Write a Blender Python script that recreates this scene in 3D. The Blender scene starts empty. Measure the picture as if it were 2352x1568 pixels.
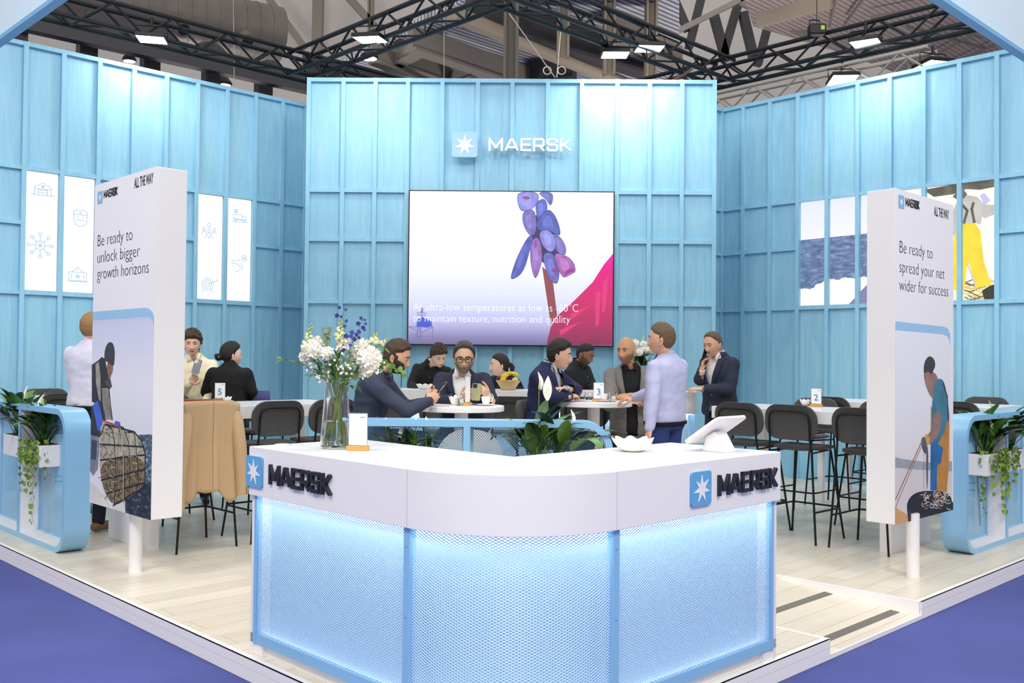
import bpy, math, random
import numpy as np
from mathutils import Vector, Matrix, noise
random.seed(7)
scene = bpy.context.scene
COL = scene.collection
PI = math.pi
R2 = math.sqrt(.5)

# ---------------------------------------------------------------- camera
EYE = 1.55
F, TILT, ROLL, YAW, CY = 2207.88, .0188366, .0095524, .0112928, 780.46
cam_d = bpy.data.cameras.new('camera'); cam = bpy.data.objects.new('camera', cam_d); COL.objects.link(cam)
scene.camera = cam
cam_d.sensor_width = 36; cam_d.lens = F*36/2352; cam_d.shift_y = -(784-CY)/2352
cam_d.clip_end = 200
def cam_rows():
    ct, st, cr, sr, cy, sy = math.cos(TILT), math.sin(TILT), math.cos(ROLL), math.sin(ROLL), math.cos(YAW), math.sin(YAW)
    Y = Matrix(((cy, sy, 0), (-sy, cy, 0), (0, 0, 1))); T = Matrix(((1, 0, 0), (0, ct, st), (0, -st, ct)))
    A = Matrix(((1, 0, 0), (0, 0, 1), (0, 1, 0))) @ T @ Y
    return Matrix(((cr, sr, 0), (-sr, cr, 0), (0, 0, 1))) @ A
_M = cam_rows()
m4 = Matrix.Identity(4)
for i in range(3):
    m4[i][0] = _M[0][i]; m4[i][1] = _M[1][i]; m4[i][2] = -_M[2][i]
m4[2][3] = EYE
cam.matrix_world = m4
# measuring helpers: where the line of sight through a point of the photograph meets a known plane of the place
def ray(px, py): return _M.transposed() @ Vector(((px-1176)/F, -(py-CY)/F, 1))
def at_z(px, py, z):
    d = ray(px, py); s = (z-EYE)/d.z; return Vector((d.x*s, d.y*s, z))
def at_y(px, py, y):
    d = ray(px, py); s = y/d.y; return Vector((d.x*s, y, EYE+d.z*s))
def at_plane(px, py, p, n):
    d = ray(px, py); n = Vector(n); s = (Vector(p)-Vector((0, 0, EYE))).dot(n)/d.dot(n); return Vector((0, 0, EYE))+d*s

# ---------------------------------------------------------------- light and exposure
scene.view_settings.view_transform = 'Standard'; scene.view_settings.look = 'None'
scene.view_settings.gamma = 1; scene.view_settings.exposure = 0.22
scene.cycles.max_bounces = 8; scene.cycles.transparent_max_bounces = 24
scene.cycles.diffuse_bounces = 4
w = bpy.data.worlds.new('hall_daylight'); scene.world = w; w.use_nodes = True
w.node_tree.nodes['Background'].inputs[0].default_value = (1, .972, .93, 1)
w.node_tree.nodes['Background'].inputs[1].default_value = .6
def area(name, loc, target, sx, sy, power, col=(1, .965, .92)):
    d = bpy.data.lights.new(name, 'AREA'); d.shape = 'RECTANGLE'; d.size = sx; d.size_y = sy; d.energy = power; d.color = col
    o = bpy.data.objects.new(name, d); COL.objects.link(o); o.location = loc
    o.rotation_euler = (Vector(target)-Vector(loc)).to_track_quat('-Z', 'Y').to_euler()
    return o
# rows of high-bay lamps of the exhibition hall, over the aisle and over the stand
for x, y, ty, pw in ((-5, .5, 4, 330), (5, .5, 4, 330), (-1.5, 6.5, 8.5, 105), (1.8, 6.5, 8.5, 105), (0, -4, 3, 380)):
    area('hall_lamp_light', (x, y, 8.5), (x*.75, ty, 1), 2.2, 2.2, pw)

# ---------------------------------------------------------------- materials
def lin(c):
    if isinstance(c, str): c = tuple(int(c[i:i+2], 16)/255 for i in (0, 2, 4))
    return tuple(v/12.92 if v <= .04045 else ((v+.055)/1.055)**2.4 for v in c)
MATS = {}
def mat(name, col, rough=.5, metal=0., var=0., vscale=8., vstretch=(1, 1, 1), bump=0., bscale=60., emit=0., trans=0., alpha=1., ior=1.45, coat=0., sheen=0., col2=None, spec=.5):
    if name in MATS: return MATS[name]
    m = bpy.data.materials.new(name); m.use_nodes = True; nt = m.node_tree; N = nt.nodes; L = nt.links
    b = N['Principled BSDF']; c = lin(col)
    b.inputs['Base Color'].default_value = (*c, 1); b.inputs['Roughness'].default_value = rough; b.inputs['Metallic'].default_value = metal
    b.inputs['IOR'].default_value = ior; b.inputs['Specular IOR Level'].default_value = spec
    if trans: b.inputs['Transmission Weight'].default_value = trans
    if coat: b.inputs['Coat Weight'].default_value = coat
    if sheen: b.inputs['Sheen Weight'].default_value = sheen
    if alpha < 1: b.inputs['Alpha'].default_value = alpha
    tc = N.new('ShaderNodeTexCoord'); mp = N.new('ShaderNodeMapping'); L.new(tc.outputs['Object'], mp.inputs[0]); mp.inputs['Scale'].default_value = vstretch
    nz = N.new('ShaderNodeTexNoise'); L.new(mp.outputs[0], nz.inputs['Vector']); nz.inputs['Scale'].default_value = vscale; nz.inputs['Detail'].default_value = 6
    mx = N.new('ShaderNodeMix'); mx.data_type = 'RGBA'
    c2 = lin(col2) if col2 else tuple(v*(1-var) for v in c)
    c1 = c if col2 else tuple(min(1, v*(1+var*.5)) for v in c)
    rp = N.new('ShaderNodeMapRange'); rp.inputs[1].default_value = .3; rp.inputs[2].default_value = .7
    L.new(nz.outputs[0], rp.inputs[0]); L.new(rp.outputs[0], mx.inputs[0])
    mx.inputs[6].default_value = (*c1, 1); mx.inputs[7].default_value = (*c2, 1)
    if var or col2: L.new(mx.outputs[2], b.inputs['Base Color'])
    if emit:
        b.inputs['Emission Strength'].default_value = emit; b.inputs['Emission Color'].default_value = (*c, 1)
        b.inputs['Base Color'].default_value = (.01, .01, .01, 1)
        if var or col2: L.new(mx.outputs[2], b.inputs['Emission Color']); L.remove(b.inputs['Base Color'].links[0])
    if bump:
        n2 = N.new('ShaderNodeTexNoise'); n2.inputs['Scale'].default_value = bscale; n2.inputs['Detail'].default_value = 4; L.new(mp.outputs[0], n2.inputs['Vector'])
        bp = N.new('ShaderNodeBump'); bp.inputs['Strength'].default_value = bump; bp.inputs['Distance'].default_value = .01
        L.new(n2.outputs[0], bp.inputs['Height']); L.new(bp.outputs[0], b.inputs['Normal'])
    MATS[name] = m
    return m
def nodes_of(m): return m.node_tree.nodes, m.node_tree.links, m.node_tree.nodes['Principled BSDF']
def gradient(name, stops, axis='Z', lo=0., hi=1., emit=0., rough=.5, wob=0., wscale=4.):
    """a printed or glowing picture ground: colours run along one object axis"""
    m = bpy.data.materials.new(name); m.use_nodes = True; N, L, b = nodes_of(m)
    tc = N.new('ShaderNodeTexCoord'); sp = N.new('ShaderNodeSeparateXYZ'); L.new(tc.outputs['Object'], sp.inputs[0])
    mr = N.new('ShaderNodeMapRange'); mr.inputs[1].default_value = lo; mr.inputs[2].default_value = hi; L.new(sp.outputs[axis], mr.inputs[0])
    src = mr.outputs[0]
    if wob:
        nz = N.new('ShaderNodeTexNoise'); nz.inputs['Scale'].default_value = wscale; L.new(tc.outputs['Object'], nz.inputs['Vector'])
        ma = N.new('ShaderNodeMath'); ma.operation = 'MULTIPLY_ADD'; ma.inputs[1].default_value = wob; L.new(nz.outputs[0], ma.inputs[0]); L.new(src, ma.inputs[2]); src = ma.outputs[0]
    cr = N.new('ShaderNodeValToRGB'); L.new(src, cr.inputs[0])
    while len(cr.color_ramp.elements) < len(stops): cr.color_ramp.elements.new(.5)
    for e, (p, c) in zip(cr.color_ramp.elements, stops): e.position = p
    for e, (p, c) in zip(cr.color_ramp.elements, stops): e.color = (*lin(c), 1)
    L.new(cr.outputs[0], b.inputs['Base Color']); b.inputs['Roughness'].default_value = rough
    if emit: L.new(cr.outputs[0], b.inputs['Emission Color']); b.inputs['Emission Strength'].default_value = emit; b.inputs['Base Color'].default_value = (0, 0, 0, 1); L.remove(b.inputs['Base Color'].links[0])
    return m
def sea_mat(name, a, b_, c, sc=(3, 3, 14), emit=0., off=0.):
    m = bpy.data.materials.new(name); m.use_nodes = True; N, L, b = nodes_of(m)
    tc = N.new('ShaderNodeTexCoord'); mp = N.new('ShaderNodeMapping'); mp.inputs['Scale'].default_value = sc; L.new(tc.outputs['Object'], mp.inputs[0])
    nz = N.new('ShaderNodeTexNoise'); nz.inputs['Scale'].default_value = 1.6; nz.inputs['Detail'].default_value = 8; nz.inputs['Roughness'].default_value = .65; L.new(mp.outputs[0], nz.inputs[0])
    cr = N.new('ShaderNodeValToRGB'); L.new(nz.outputs[0], cr.inputs[0]); cr.color_ramp.elements.new(.5)
    for e, p, k in zip(cr.color_ramp.elements, (.3+off, .52+off, .72+off), (a, b_, c)): e.position = p; e.color = (*lin(k), 1)
    L.new(cr.outputs[0], b.inputs['Base Color']); b.inputs['Roughness'].default_value = .5
    if emit: L.new(cr.outputs[0], b.inputs['Emission Color']); b.inputs['Emission Strength'].default_value = emit; L.remove(b.inputs['Base Color'].links[0]); b.inputs['Base Color'].default_value = (.01, .01, .01, 1)
    return m
def wood_wall():
    m = mat('blue_stained_plywood', '9fd0e4', rough=.55); N, L, b = nodes_of(m)
    tc = N.new('ShaderNodeTexCoord'); mp = N.new('ShaderNodeMapping'); mp.inputs['Scale'].default_value = (5, 5, .55); L.new(tc.outputs['Object'], mp.inputs[0])
    nz = N.new('ShaderNodeTexNoise'); nz.inputs['Scale'].default_value = 2.2; nz.inputs['Detail'].default_value = 9; nz.inputs['Distortion'].default_value = 1.6; L.new(mp.outputs[0], nz.inputs[0])
    cr = N.new('ShaderNodeValToRGB'); L.new(nz.outputs[0], cr.inputs[0])
    cr.color_ramp.elements[0].position = .3; cr.color_ramp.elements[0].color = (*lin('8ac2dc'), 1)
    cr.color_ramp.elements[1].position = .7; cr.color_ramp.elements[1].color = (*lin('9ccde5'), 1)
    L.new(cr.outputs[0], b.inputs['Base Color'])
    return m
def plank_mat():
    m = mat('whitewashed_plank_floor', 'e6dfd2', rough=.32); N, L, b = nodes_of(m)
    tc = N.new('ShaderNodeTexCoord'); mp = N.new('ShaderNodeMapping'); mp.inputs['Rotation'].default_value = (0, 0, -PI/4); L.new(tc.outputs['Object'], mp.inputs[0])
    br = N.new('ShaderNodeTexBrick'); L.new(mp.outputs[0], br.inputs['Vector']); br.inputs['Scale'].default_value = 1; br.offset = .37
    br.inputs['Brick Width'].default_value = 1.3; br.inputs['Row Height'].default_value = .19; br.inputs['Mortar Size'].default_value = .0022
    br.inputs['Color1'].default_value = (*lin('e6decf'), 1); br.inputs['Color2'].default_value = (*lin('dad1c1'), 1); br.inputs['Mortar'].default_value = (*lin('aaa091'), 1)
    m2 = N.new('ShaderNodeMapping'); m2.inputs['Scale'].default_value = (.9, 9, 1); L.new(mp.outputs[0], m2.inputs[0])
    nz = N.new('ShaderNodeTexNoise'); nz.inputs['Scale'].default_value = 1.8; nz.inputs['Detail'].default_value = 7; nz.inputs['Distortion'].default_value = .6; L.new(m2.outputs[0], nz.inputs[0])
    rp = N.new('ShaderNodeMapRange'); rp.inputs[1].default_value = .5; rp.inputs[2].default_value = .8; rp.inputs[4].default_value = .28; L.new(nz.outputs[0], rp.inputs[0])
    mx = N.new('ShaderNodeMix'); mx.data_type = 'RGBA'; L.new(rp.outputs[0], mx.inputs[0]); L.new(br.outputs[0], mx.inputs[6]); mx.inputs[7].default_value = (*lin('b0a08e'), 1)
    L.new(mx.outputs[2], b.inputs['Base Color'])
    return m
WOOD = wood_wall(); PLANK = plank_mat()
CARPET = mat('indigo_hall_carpet', '4c5598', rough=.95, var=.12, vscale=1.4, bump=.25, bscale=300)
WHITE = mat('white_lacquer', 'f0eef0', rough=.28)
WHITEM = mat('matt_white_paint', 'eeecee', rough=.55)
GREYP = mat('grey_white_side_panel', 'e7e5e6', rough=.5)
BLUEF = mat('sky_blue_frame_paint', '8cc0e6', rough=.3)
BLUEM = mat('pale_blue_mesh_paint', 'a9cdef', rough=.4)
BLUEB = mat('frosted_blue_backing', 'c3dcf3', rough=.6)
NAVYL = mat('dark_navy_lettering', '22252f', rough=.4)
LOGOB = mat('logo_sky_blue', '62aadb', rough=.4)
BLACKM = mat('black_steel', '17181a', rough=.4, metal=.3)
BLACKT = mat('black_truss_paint', '1b1f24', rough=.45, metal=.3)
ALU = mat('brushed_aluminium', 'b9b2a8', rough=.4, metal=.6)
FELT = mat('charcoal_felt', '4b4a4b', rough=.95, var=.35, vscale=120, bump=.2, bscale=400, sheen=.2)
OAK = mat('light_oak', 'd9a559', rough=.5, var=.15, vscale=20, vstretch=(1, 8, 8))
GLASS = mat('clear_glass', 'ffffff', rough=.02, trans=1, ior=1.45)
ACRYL = mat('clear_acrylic', 'eaf2ff', rough=.05, trans=1, ior=1.2)
WATER = mat('vase_water', 'eef6e4', rough=.0, trans=1, ior=1.33)
CHINA = mat('white_china', 'f4f2ee', rough=.15, coat=.3)
PAPER = mat('white_paper', 'f7f6f4', rough=.7)
LEAF = mat('dark_green_leaf', '2f5a22', rough=.35, var=.35, vscale=9, col2='1d3d17')
LEAF2 = mat('mid_green_leaf', '5d8a32', rough=.4, var=.3, vscale=9)
IVY = mat('yellow_green_ivy_leaf', '7d9c3c', rough=.45, var=.35, vscale=14)
EUCA = mat('grey_green_eucalyptus_leaf', '7f9683', rough=.55, var=.2, vscale=14)
STEM = mat('green_stem', '7c9a3c', rough=.5, var=.25, vscale=12)
PETAL = mat('white_petal', 'f6f4ea', rough=.55)
CREAMP = mat('cream_petal', 'eef0c4', rough=.55, var=.1, vscale=30)
BLUEPET = mat('violet_blue_petal', '3d3f9c', rough=.55, var=.3, vscale=30)
SPATHE = mat('peace_lily_spathe', 'eef0e2', rough=.5)
SPADIX = mat('peace_lily_spadix', 'd9c98a', rough=.7)
SOIL = mat('potting_soil', '3a2d22', rough=.95)

# ---------------------------------------------------------------- mesh helpers
class MB:
    """collects shapes and links them as ONE mesh object"""
    def __init__(s): s.v = []; s.f = []; s.m = []; s.M = None
    def add(s, verts, faces, mi=0):
        o = len(s.v)
        if s.M is not None: verts = [tuple(s.M @ Vector(p)) for p in verts]
        s.v.extend(tuple(p) for p in verts); s.f.extend(tuple(i+o for i in f) for f in faces); s.m.extend([mi]*len(faces)); return s
    def box(s, lo, hi, mi=0):
        x0, y0, z0 = lo; x1, y1, z1 = hi
        return s.add([(x0, y0, z0), (x1, y0, z0), (x1, y1, z0), (x0, y1, z0), (x0, y0, z1), (x1, y0, z1), (x1, y1, z1), (x0, y1, z1)],
                     [(0, 3, 2, 1), (4, 5, 6, 7), (0, 1, 5, 4), (1, 2, 6, 5), (2, 3, 7, 6), (3, 0, 4, 7)], mi)
    def cyl(s, p, q, r, n=12, r2=None, mi=0, cap=True):
        p = Vector(p); q = Vector(q); r2 = r if r2 is None else r2
        d = (q-p).normalized(); a = d.orthogonal().normalized(); b = d.cross(a)
        vs = [p+(a*math.cos(t)+b*math.sin(t))*r for t in (2*PI*i/n for i in range(n))]+[q+(a*math.cos(t)+b*math.sin(t))*r2 for t in (2*PI*i/n for i in range(n))]
        fs = [(i, (i+1) % n, n+(i+1) % n, n+i) for i in range(n)]
        if cap: fs += [tuple(range(n-1, -1, -1)), tuple(range(n, 2*n))]
        return s.add(vs, fs, mi)
    def tube(s, path, r, n=8, closed=False, mi=0, cap=True):
        P = [Vector(p) for p in path]; k = len(P); rr = r if hasattr(r, '__len__') else [r]*k
        vs = []; up = None
        for i in range(k):
            if closed: t = P[(i+1) % k]-P[i-1]
            else: t = P[min(i+1, k-1)]-P[max(i-1, 0)]
            t.normalize()
            if up is None: up = t.orthogonal().normalized()
            up = (up-t*up.dot(t)); up = up.normalized() if up.length > 1e-6 else t.orthogonal().normalized()
            b = t.cross(up)
            vs += [P[i]+(up*math.cos(a)+b*math.sin(a))*rr[i] for a in (2*PI*j/n for j in range(n))]
        fs = []
        for i in range(k if closed else k-1):
            o = i*n; q = ((i+1) % k)*n
            fs += [(o+j, o+(j+1) % n, q+(j+1) % n, q+j) for j in range(n)]
        if not closed and cap: fs += [tuple(range(n-1, -1, -1)), tuple(range((k-1)*n, k*n))]
        return s.add(vs, fs, mi)
    def lathe(s, prof, n=24, c=(0, 0, 0), mi=0, wave=None):
        vs = []; fs = []
        for r, z in prof:
            for j in range(n):
                a = 2*PI*j/n; k = wave(a, r, z) if wave else (r, z)
                vs.append((c[0]+k[0]*math.cos(a), c[1]+k[0]*math.sin(a), c[2]+k[1]))
        for i in range(len(prof)-1):
            for j in range(n): fs.append((i*n+j, i*n+(j+1) % n, (i+1)*n+(j+1) % n, (i+1)*n+j))
        if prof[0][0] > 1e-6: fs.append(tuple(range(n-1, -1, -1)))
        if prof[-1][0] > 1e-6: fs.append(tuple(range((len(prof)-1)*n, len(prof)*n)))
        return s.add(vs, fs, mi)
    def ball(s, c, r, n=12, m=8, mi=0, rot=None):
        r = r if hasattr(r, '__len__') else (r, r, r); vs = []; fs = []
        for i in range(m+1):
            ph = -PI/2+PI*i/m
            for j in range(n):
                a = 2*PI*j/n; p = Vector((r[0]*math.cos(ph)*math.cos(a), r[1]*math.cos(ph)*math.sin(a), r[2]*math.sin(ph)))
                if rot is not None: p = rot @ p
                vs.append(p+Vector(c))
        for i in range(m):
            for j in range(n): fs.append((i*n+j, i*n+(j+1) % n, (i+1)*n+(j+1) % n, (i+1)*n+j))
        return s.add(vs, fs, mi)
    def cap(s, p, q, r1, r2, n=12, mi=0):
        """rounded tapered limb"""
        p = Vector(p); q = Vector(q); d = q-p; L = d.length
        if L < 1e-5: return s.ball(p, r1, n, 8, mi)
        d /= L; prof = []
        for i in range(5): t = PI/2*i/4; prof.append((p-d*r1*math.cos(t), r1*math.sin(t)))
        for i in range(5): t = PI/2*i/4; prof.append((q+d*r2*math.sin(t), r2*math.cos(t)))
        a = d.orthogonal().normalized(); b = d.cross(a); vs = []; fs = []
        for c, r in prof:
            r = max(r, 1e-4); vs += [c+(a*math.cos(2*PI*j/n)+b*math.sin(2*PI*j/n))*r for j in range(n)]
        for i in range(len(prof)-1):
            for j in range(n): fs.append((i*n+j, i*n+(j+1) % n, (i+1)*n+(j+1) % n, (i+1)*n+j))
        fs += [tuple(range(n-1, -1, -1)), tuple(range((len(prof)-1)*n, len(prof)*n))]
        return s.add(vs, fs, mi)
    def loft(s, rings, mi=0, cap=True):
        n = len(rings[0]); vs = [p for r in rings for p in r]; fs = []
        for i in range(len(rings)-1):
            for j in range(n): fs.append((i*n+j, i*n+(j+1) % n, (i+1)*n+(j+1) % n, (i+1)*n+j))
        if cap: fs += [tuple(range(n-1, -1, -1)), tuple(range((len(rings)-1)*n, len(rings)*n))]
        return s.add(vs, fs, mi)
    def prism(s, pts, d, mi=0, o=(0, 0, 0), u=(1, 0, 0), v=(0, 1, 0)):
        """flat outline in the plane (u, v) through o, given thickness along the vector d"""
        o = Vector(o); u = Vector(u); v = Vector(v); d = Vector(d); n = len(pts)
        a = [o+u*p[0]+v*p[1] for p in pts]; b = [p+d for p in a]
        ar = sum(pts[i][0]*pts[(i+1) % n][1]-pts[(i+1) % n][0]*pts[i][1] for i in range(n))
        fs = [tuple(range(n)), tuple(range(2*n-1, n-1, -1))]+[(i, n+i, n+(i+1) % n, (i+1) % n) for i in range(n)]
        if (ar > 0) == (u.cross(v).dot(d) > 0): fs = [tuple(reversed(f)) for f in fs]
        return s.add(a+b, fs, mi)
    def poly(s, pts, mi=0): return s.add(pts, [tuple(range(len(pts)))], mi)
    def mesh(s, name, mats, smooth=0):
        me = bpy.data.meshes.new(name); me.from_pydata(s.v, [], s.f)
        for m in (mats if isinstance(mats, (list, tuple)) else [mats]): me.materials.append(m)
        if len(me.polygons): me.polygons.foreach_set('material_index', s.m)
        if smooth:
            me.polygons.foreach_set('use_smooth', [True]*len(me.polygons))
            if smooth < 180: me.set_sharp_from_angle(angle=math.radians(smooth))
        me.update(); return me
    def build(s, name, mats, parent=None, smooth=0, loc=None, bevel=0, rz=0):
        o = link(name, s.mesh(name, mats, smooth), parent)
        if loc is not None: o.location = loc
        if rz: o.rotation_euler.z = rz
        if bevel:
            b = o.modifiers.new('bevel', 'BEVEL'); b.width = bevel; b.segments = 3; b.limit_method = 'ANGLE'; b.angle_limit = math.radians(40)
            o.data.polygons.foreach_set('use_smooth', [True]*len(o.data.polygons)); o.data.set_sharp_from_angle(angle=math.radians(50))
        return o
def link(name, data, parent=None):
    o = bpy.data.objects.new(name, data); COL.objects.link(o)
    if parent is not None: o.parent = parent
    return o
def tag(o, label=None, cat=None, group=None, kind=None):
    if label: o['label'] = label
    if cat: o['category'] = cat
    if group: o['group'] = group
    if kind: o['kind'] = kind
    return o
def thing(name, label, cat, loc=(0, 0, 0), rz=0, group=None):
    o = bpy.data.objects.new(name, None); COL.objects.link(o); o.location = loc; o.rotation_euler = (0, 0, rz); o.empty_display_size = .1
    return tag(o, label, cat, group)
def dup(root, loc, rz=None, label=None, group=None):
    r = root.copy(); COL.objects.link(r); r.location = loc
    if rz is not None: r.rotation_euler = (0, 0, rz)
    if label: r['label'] = label
    if group: r['group'] = group
    for ch in list(root.children):
        c = ch.copy(); COL.objects.link(c); c.parent = r
        for g in list(ch.children):
            d = g.copy(); COL.objects.link(d); d.parent = c
    return r
def evaluated_mesh(o, name):
    dg = bpy.context.evaluated_depsgraph_get(); dg.update()
    me = bpy.data.meshes.new_from_object(o.evaluated_get(dg)); me.name = name; return me
def text_mesh(body, size, align='LEFT', sx=1., off=0., depth=0., spacing=1., line=1.):
    c = bpy.data.curves.new('lettering', 'FONT'); c.body = body; c.size = size; c.align_x = align; c.offset = off; c.extrude = depth; c.space_character = spacing; c.space_line = line
    c.resolution_u = 3
    o = bpy.data.objects.new('lettering', c); COL.objects.link(o)
    me = evaluated_mesh(o, 'lettering'); bpy.data.objects.remove(o); bpy.data.curves.remove(c)
    vs = [(v.co.x*sx, v.co.y, v.co.z) for v in me.vertices]; fs = [tuple(p.vertices) for p in me.polygons]
    bpy.data.meshes.remove(me)
    return vs, fs
def frame(o, u, v=(0, 0, 1)):
    """matrix that puts local x along u, local y along v and local z out of the surface"""
    u = Vector(u).normalized(); v = Vector(v).normalized(); n = u.cross(v); m = Matrix.Identity(4)
    for i in range(3): m[i][0] = u[i]; m[i][1] = v[i]; m[i][2] = n[i]; m[i][3] = o[i]
    return m
def rrect(w, h, r, n=5):
    pts = []
    for cx, cy, a0 in ((w-r, r, -PI/2), (w-r, h-r, 0), (r, h-r, PI/2), (r, r, PI)):
        pts += [(cx+r*math.cos(a0+PI/2*i/n), cy+r*math.sin(a0+PI/2*i/n)) for i in range(n+1)]
    return pts
GLYPH = {'M': (1.2, [[(0, 0), (0, 1)], [(0, 1), (.6, .22)], [(.6, .22), (1.2, 1)], [(1.2, 1), (1.2, 0)]]),
         'A': (1.15, [[(-.02, 0), (.5, 1)], [(.65, 1), (1.17, 0)], [(.46, .93), (.7, .93)], [(.24, .26), (.92, .26)]]),
         'E': (.85, [[(0, 0), (0, 1)], [(0, 1), (.85, 1)], [(0, .5), (.78, .5)], [(0, 0), (.85, 0)]]),
         'R': (.95, [[(0, -.08), (0, 1)], [(0, 1), (.8, 1)], [(.8, 1), (.93, .88)], [(.93, .88), (.93, .52)], [(.93, .52), (.82, .4)], [(.82, .4), (0, .4)], [(.55, .4), (.95, -.02)]]),
         'S': (.9, [[(.9, .76), (.9, .9)], [(.9, .9), (.78, 1)], [(.78, 1), (.12, 1)], [(.12, 1), (0, .88)], [(0, .88), (0, .62)], [(0, .62), (.12, .51)], [(.12, .51), (.78, .5)], [(.78, .5), (.9, .4)], [(.9, .4), (.9, .12)], [(.9, .12), (.78, 0)], [(.78, 0), (.12, 0)], [(.12, 0), (0, .1)], [(0, .1), (0, .22)]]),
         'K': (.95, [[(0, -.08), (0, 1.08)], [(.05, .47), (.3, .5)], [(.28, .5), (.93, 1.03)], [(.28, .5), (.97, -.03)]])}
def wordmark(mb, h, width, d, th=.2, mi=0):
    """the company wordmark in square strokes; local x along, y up, d deep"""
    kk = 0; total = sum(g[0] for g in (GLYPH[c] for c in 'MAERSK'))+5*(.2+th); k = h/(1+th); sx = (width-k*th)/total; x = k*th/2
    for c in 'MAERSK':
        wd, st = GLYPH[c]
        for (a, b) in st:
            p = Vector((x+a[0]*sx, k*th/2+a[1]*k)); q = Vector((x+b[0]*sx, k*th/2+b[1]*k)); t = (q-p).normalized(); n = Vector((-t.y, t.x))*k*th/2
            e = t*k*th*.5 if abs(t.x) < .01 or abs(t.y) < .01 else t*k*th*.2
            if abs(t.x) < .01 and (abs(a[1]-1) < .01 or abs(a[1]) < .2): e = t*k*th*.5
            pts = [p-e+n, p-e-n, q+e-n, q+e+n]
            kk += 1; mb.prism([(v.x, min(max(v.y, 0), h)) for v in pts], (0, 0, d+kk*.00012), mi)
        x += (wd+.2+th)*sx
def star7(r1=1, r2=.38):
    return [((r1 if i % 2 == 0 else r2)*math.sin(PI*i/7), (r1 if i % 2 == 0 else r2)*math.cos(PI*i/7)) for i in range(14)]
def logo_sign(parent, fr, s, wx, wh, ww, dark, depth=.012, side=None):
    """rounded square plate with a seven-pointed star, and the word beside it, as parts of their carrier"""
    a = MB(); a.M = fr; a.prism(rrect(s, s, s*.1), (0, 0, depth)); p = a.build('logo_plate', LOGOB if dark else side, parent, smooth=30)
    p['label'] = 'rounded square blue emblem plate'
    b = MB(); b.M = fr @ Matrix.Translation((s/2, s/2*.97, depth)); b.prism([(x*s*.42, y*s*.42) for x, y in star7()], (0, 0, .0025)); st = b.build('star', WHITEM, p); st['label'] = 'white seven-pointed star'
    c = MB(); c.M = fr @ Matrix.Translation((wx, (s-wh)/2, 0)); wordmark(c, wh, ww, depth*1.2); l = c.build('lettering', NAVYL if dark else WHITEM, parent); l['label'] = 'dark navy company lettering' if dark else 'white company lettering'
    return p
def expanded_mesh(wd, ht, px=.025, pz=.0063, st=.0024, warp=None):
    """diamond expanded metal: tilted strands, local x along and z up"""
    mb = MB(); nx = max(2, int(wd/px)); nz = max(2, int(ht/pz)); px = wd/nx; pz = ht/nz; W = warp or (lambda x, y, z: (x, y, z))
    t = st/2; dy = .0012
    for j in range(nz):
        z0, z1 = j*pz, (j+1)*pz
        for i in range(nx):
            x0, x1 = i*px, (i+1)*px
            for (xa, xb) in ((x0, x0+px/2), (x1, x0+px/2)):
                if j % 2: xa, xb = (x0+px/2, x0) if xa == x0 else (x0+px/2, x1)
                # strand runs from (xa,z0) to (xb,z1)
                mb.add([W(xa, dy, z0+t*1.3), W(xa, -dy, z0-t*1.3), W(xb, -dy, z1-t*1.3), W(xb, dy, z1+t*1.3)], [(0, 1, 2, 3)])
    return mb
# ---------------------------------------------------------------- the setting: hall floor, stand deck, stand walls
def struct(mb, name, mats, **k): return tag(mb.build(name, mats, **k), kind='structure')
mb = MB(); mb.box((-40, -14, -.16), (40, 60, -.11)); fl = struct(mb, 'floor', CARPET)
fl['label'] = 'indigo blue carpet of the exhibition hall'
APEX, LB, RB, BK = (-.07, 3.62), (-6.55, 10.1), (6.38, 10.07), (-.09, 16.5)
RA, RBp, RAi, RBi = (1.717, 5.407), (2.58, 6.27), (.917, 6.207), (1.78, 7.07)
mb = MB(); mb.prism([APEX, RA, RAi, RBi, RBp, RB, BK, LB], (0, 0, .108), o=(0, 0, -.108)); dk = struct(mb, 'floor.001', PLANK)
dk['label'] = 'raised deck of whitewashed planks'
mb = MB(); a, b, c, d = (Vector((*RAi, -.001)), Vector((*RBi, -.001)), Vector((*RBp, -.085)), Vector((*RA, -.085)))
mb.add([a, b, c, d, (*RAi, -.108), (*RBi, -.108), (*RBp, -.108), (*RA, -.108)], [(3, 2, 1, 0), (4, 5, 6, 7), (2, 3, 7, 6), (0, 1, 5, 4), (1, 2, 6, 5), (3, 0, 4, 7)])
rampo = tag(mb.build('entrance_ramp', PLANK), 'pale plank access ramp cut into the deck edge, with dark grip strips', 'ramp')
for k, t in enumerate((.12, .53, .94)):
    m2 = MB(); p = d.lerp(a, t); q = c.lerp(b, t); m2.M = frame(p, q-p, (a-d)); L_ = (q-p).length
    m2.box((.02 if k else .0, -.03, .0005), (L_-.06, .03, .003)); s_ = m2.build('grip_strip', mat('grey_grip_tape', '6f6c68', rough=.9), rampo); s_['label'] = 'dark grey anti-slip strip'
def edge(name, p, q, out):
    m2 = MB(); m2.M = frame((*p, -.108), Vector((q[0]-p[0], q[1]-p[1], 0))); L_ = (Vector(q)-Vector(p)).length
    m2.box((0, 0, 0), (L_, .062, .012)); m2.box((0, .064, 0), (L_, .111, .012)); m2.box((0, .1085, -.03), (L_, .111, .012))
    return struct(m2, name, WHITEM)
edge('trim_1', LB, APEX, 1); edge('trim_2', APEX, RA, 1); edge('trim_3', RBp, RB, 1)
m2 = MB(); m2.M = frame((*RA, -.108), Vector((RBp[0]-RA[0], RBp[1]-RA[1], 0))); m2.box((0, 0, 0), (1.22, .026, .012)); struct(m2, 'trim_4', WHITEM)
m2 = MB(); m2.M = frame((*RBi, -.1), Vector((.8, -.8, 0)))
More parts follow.
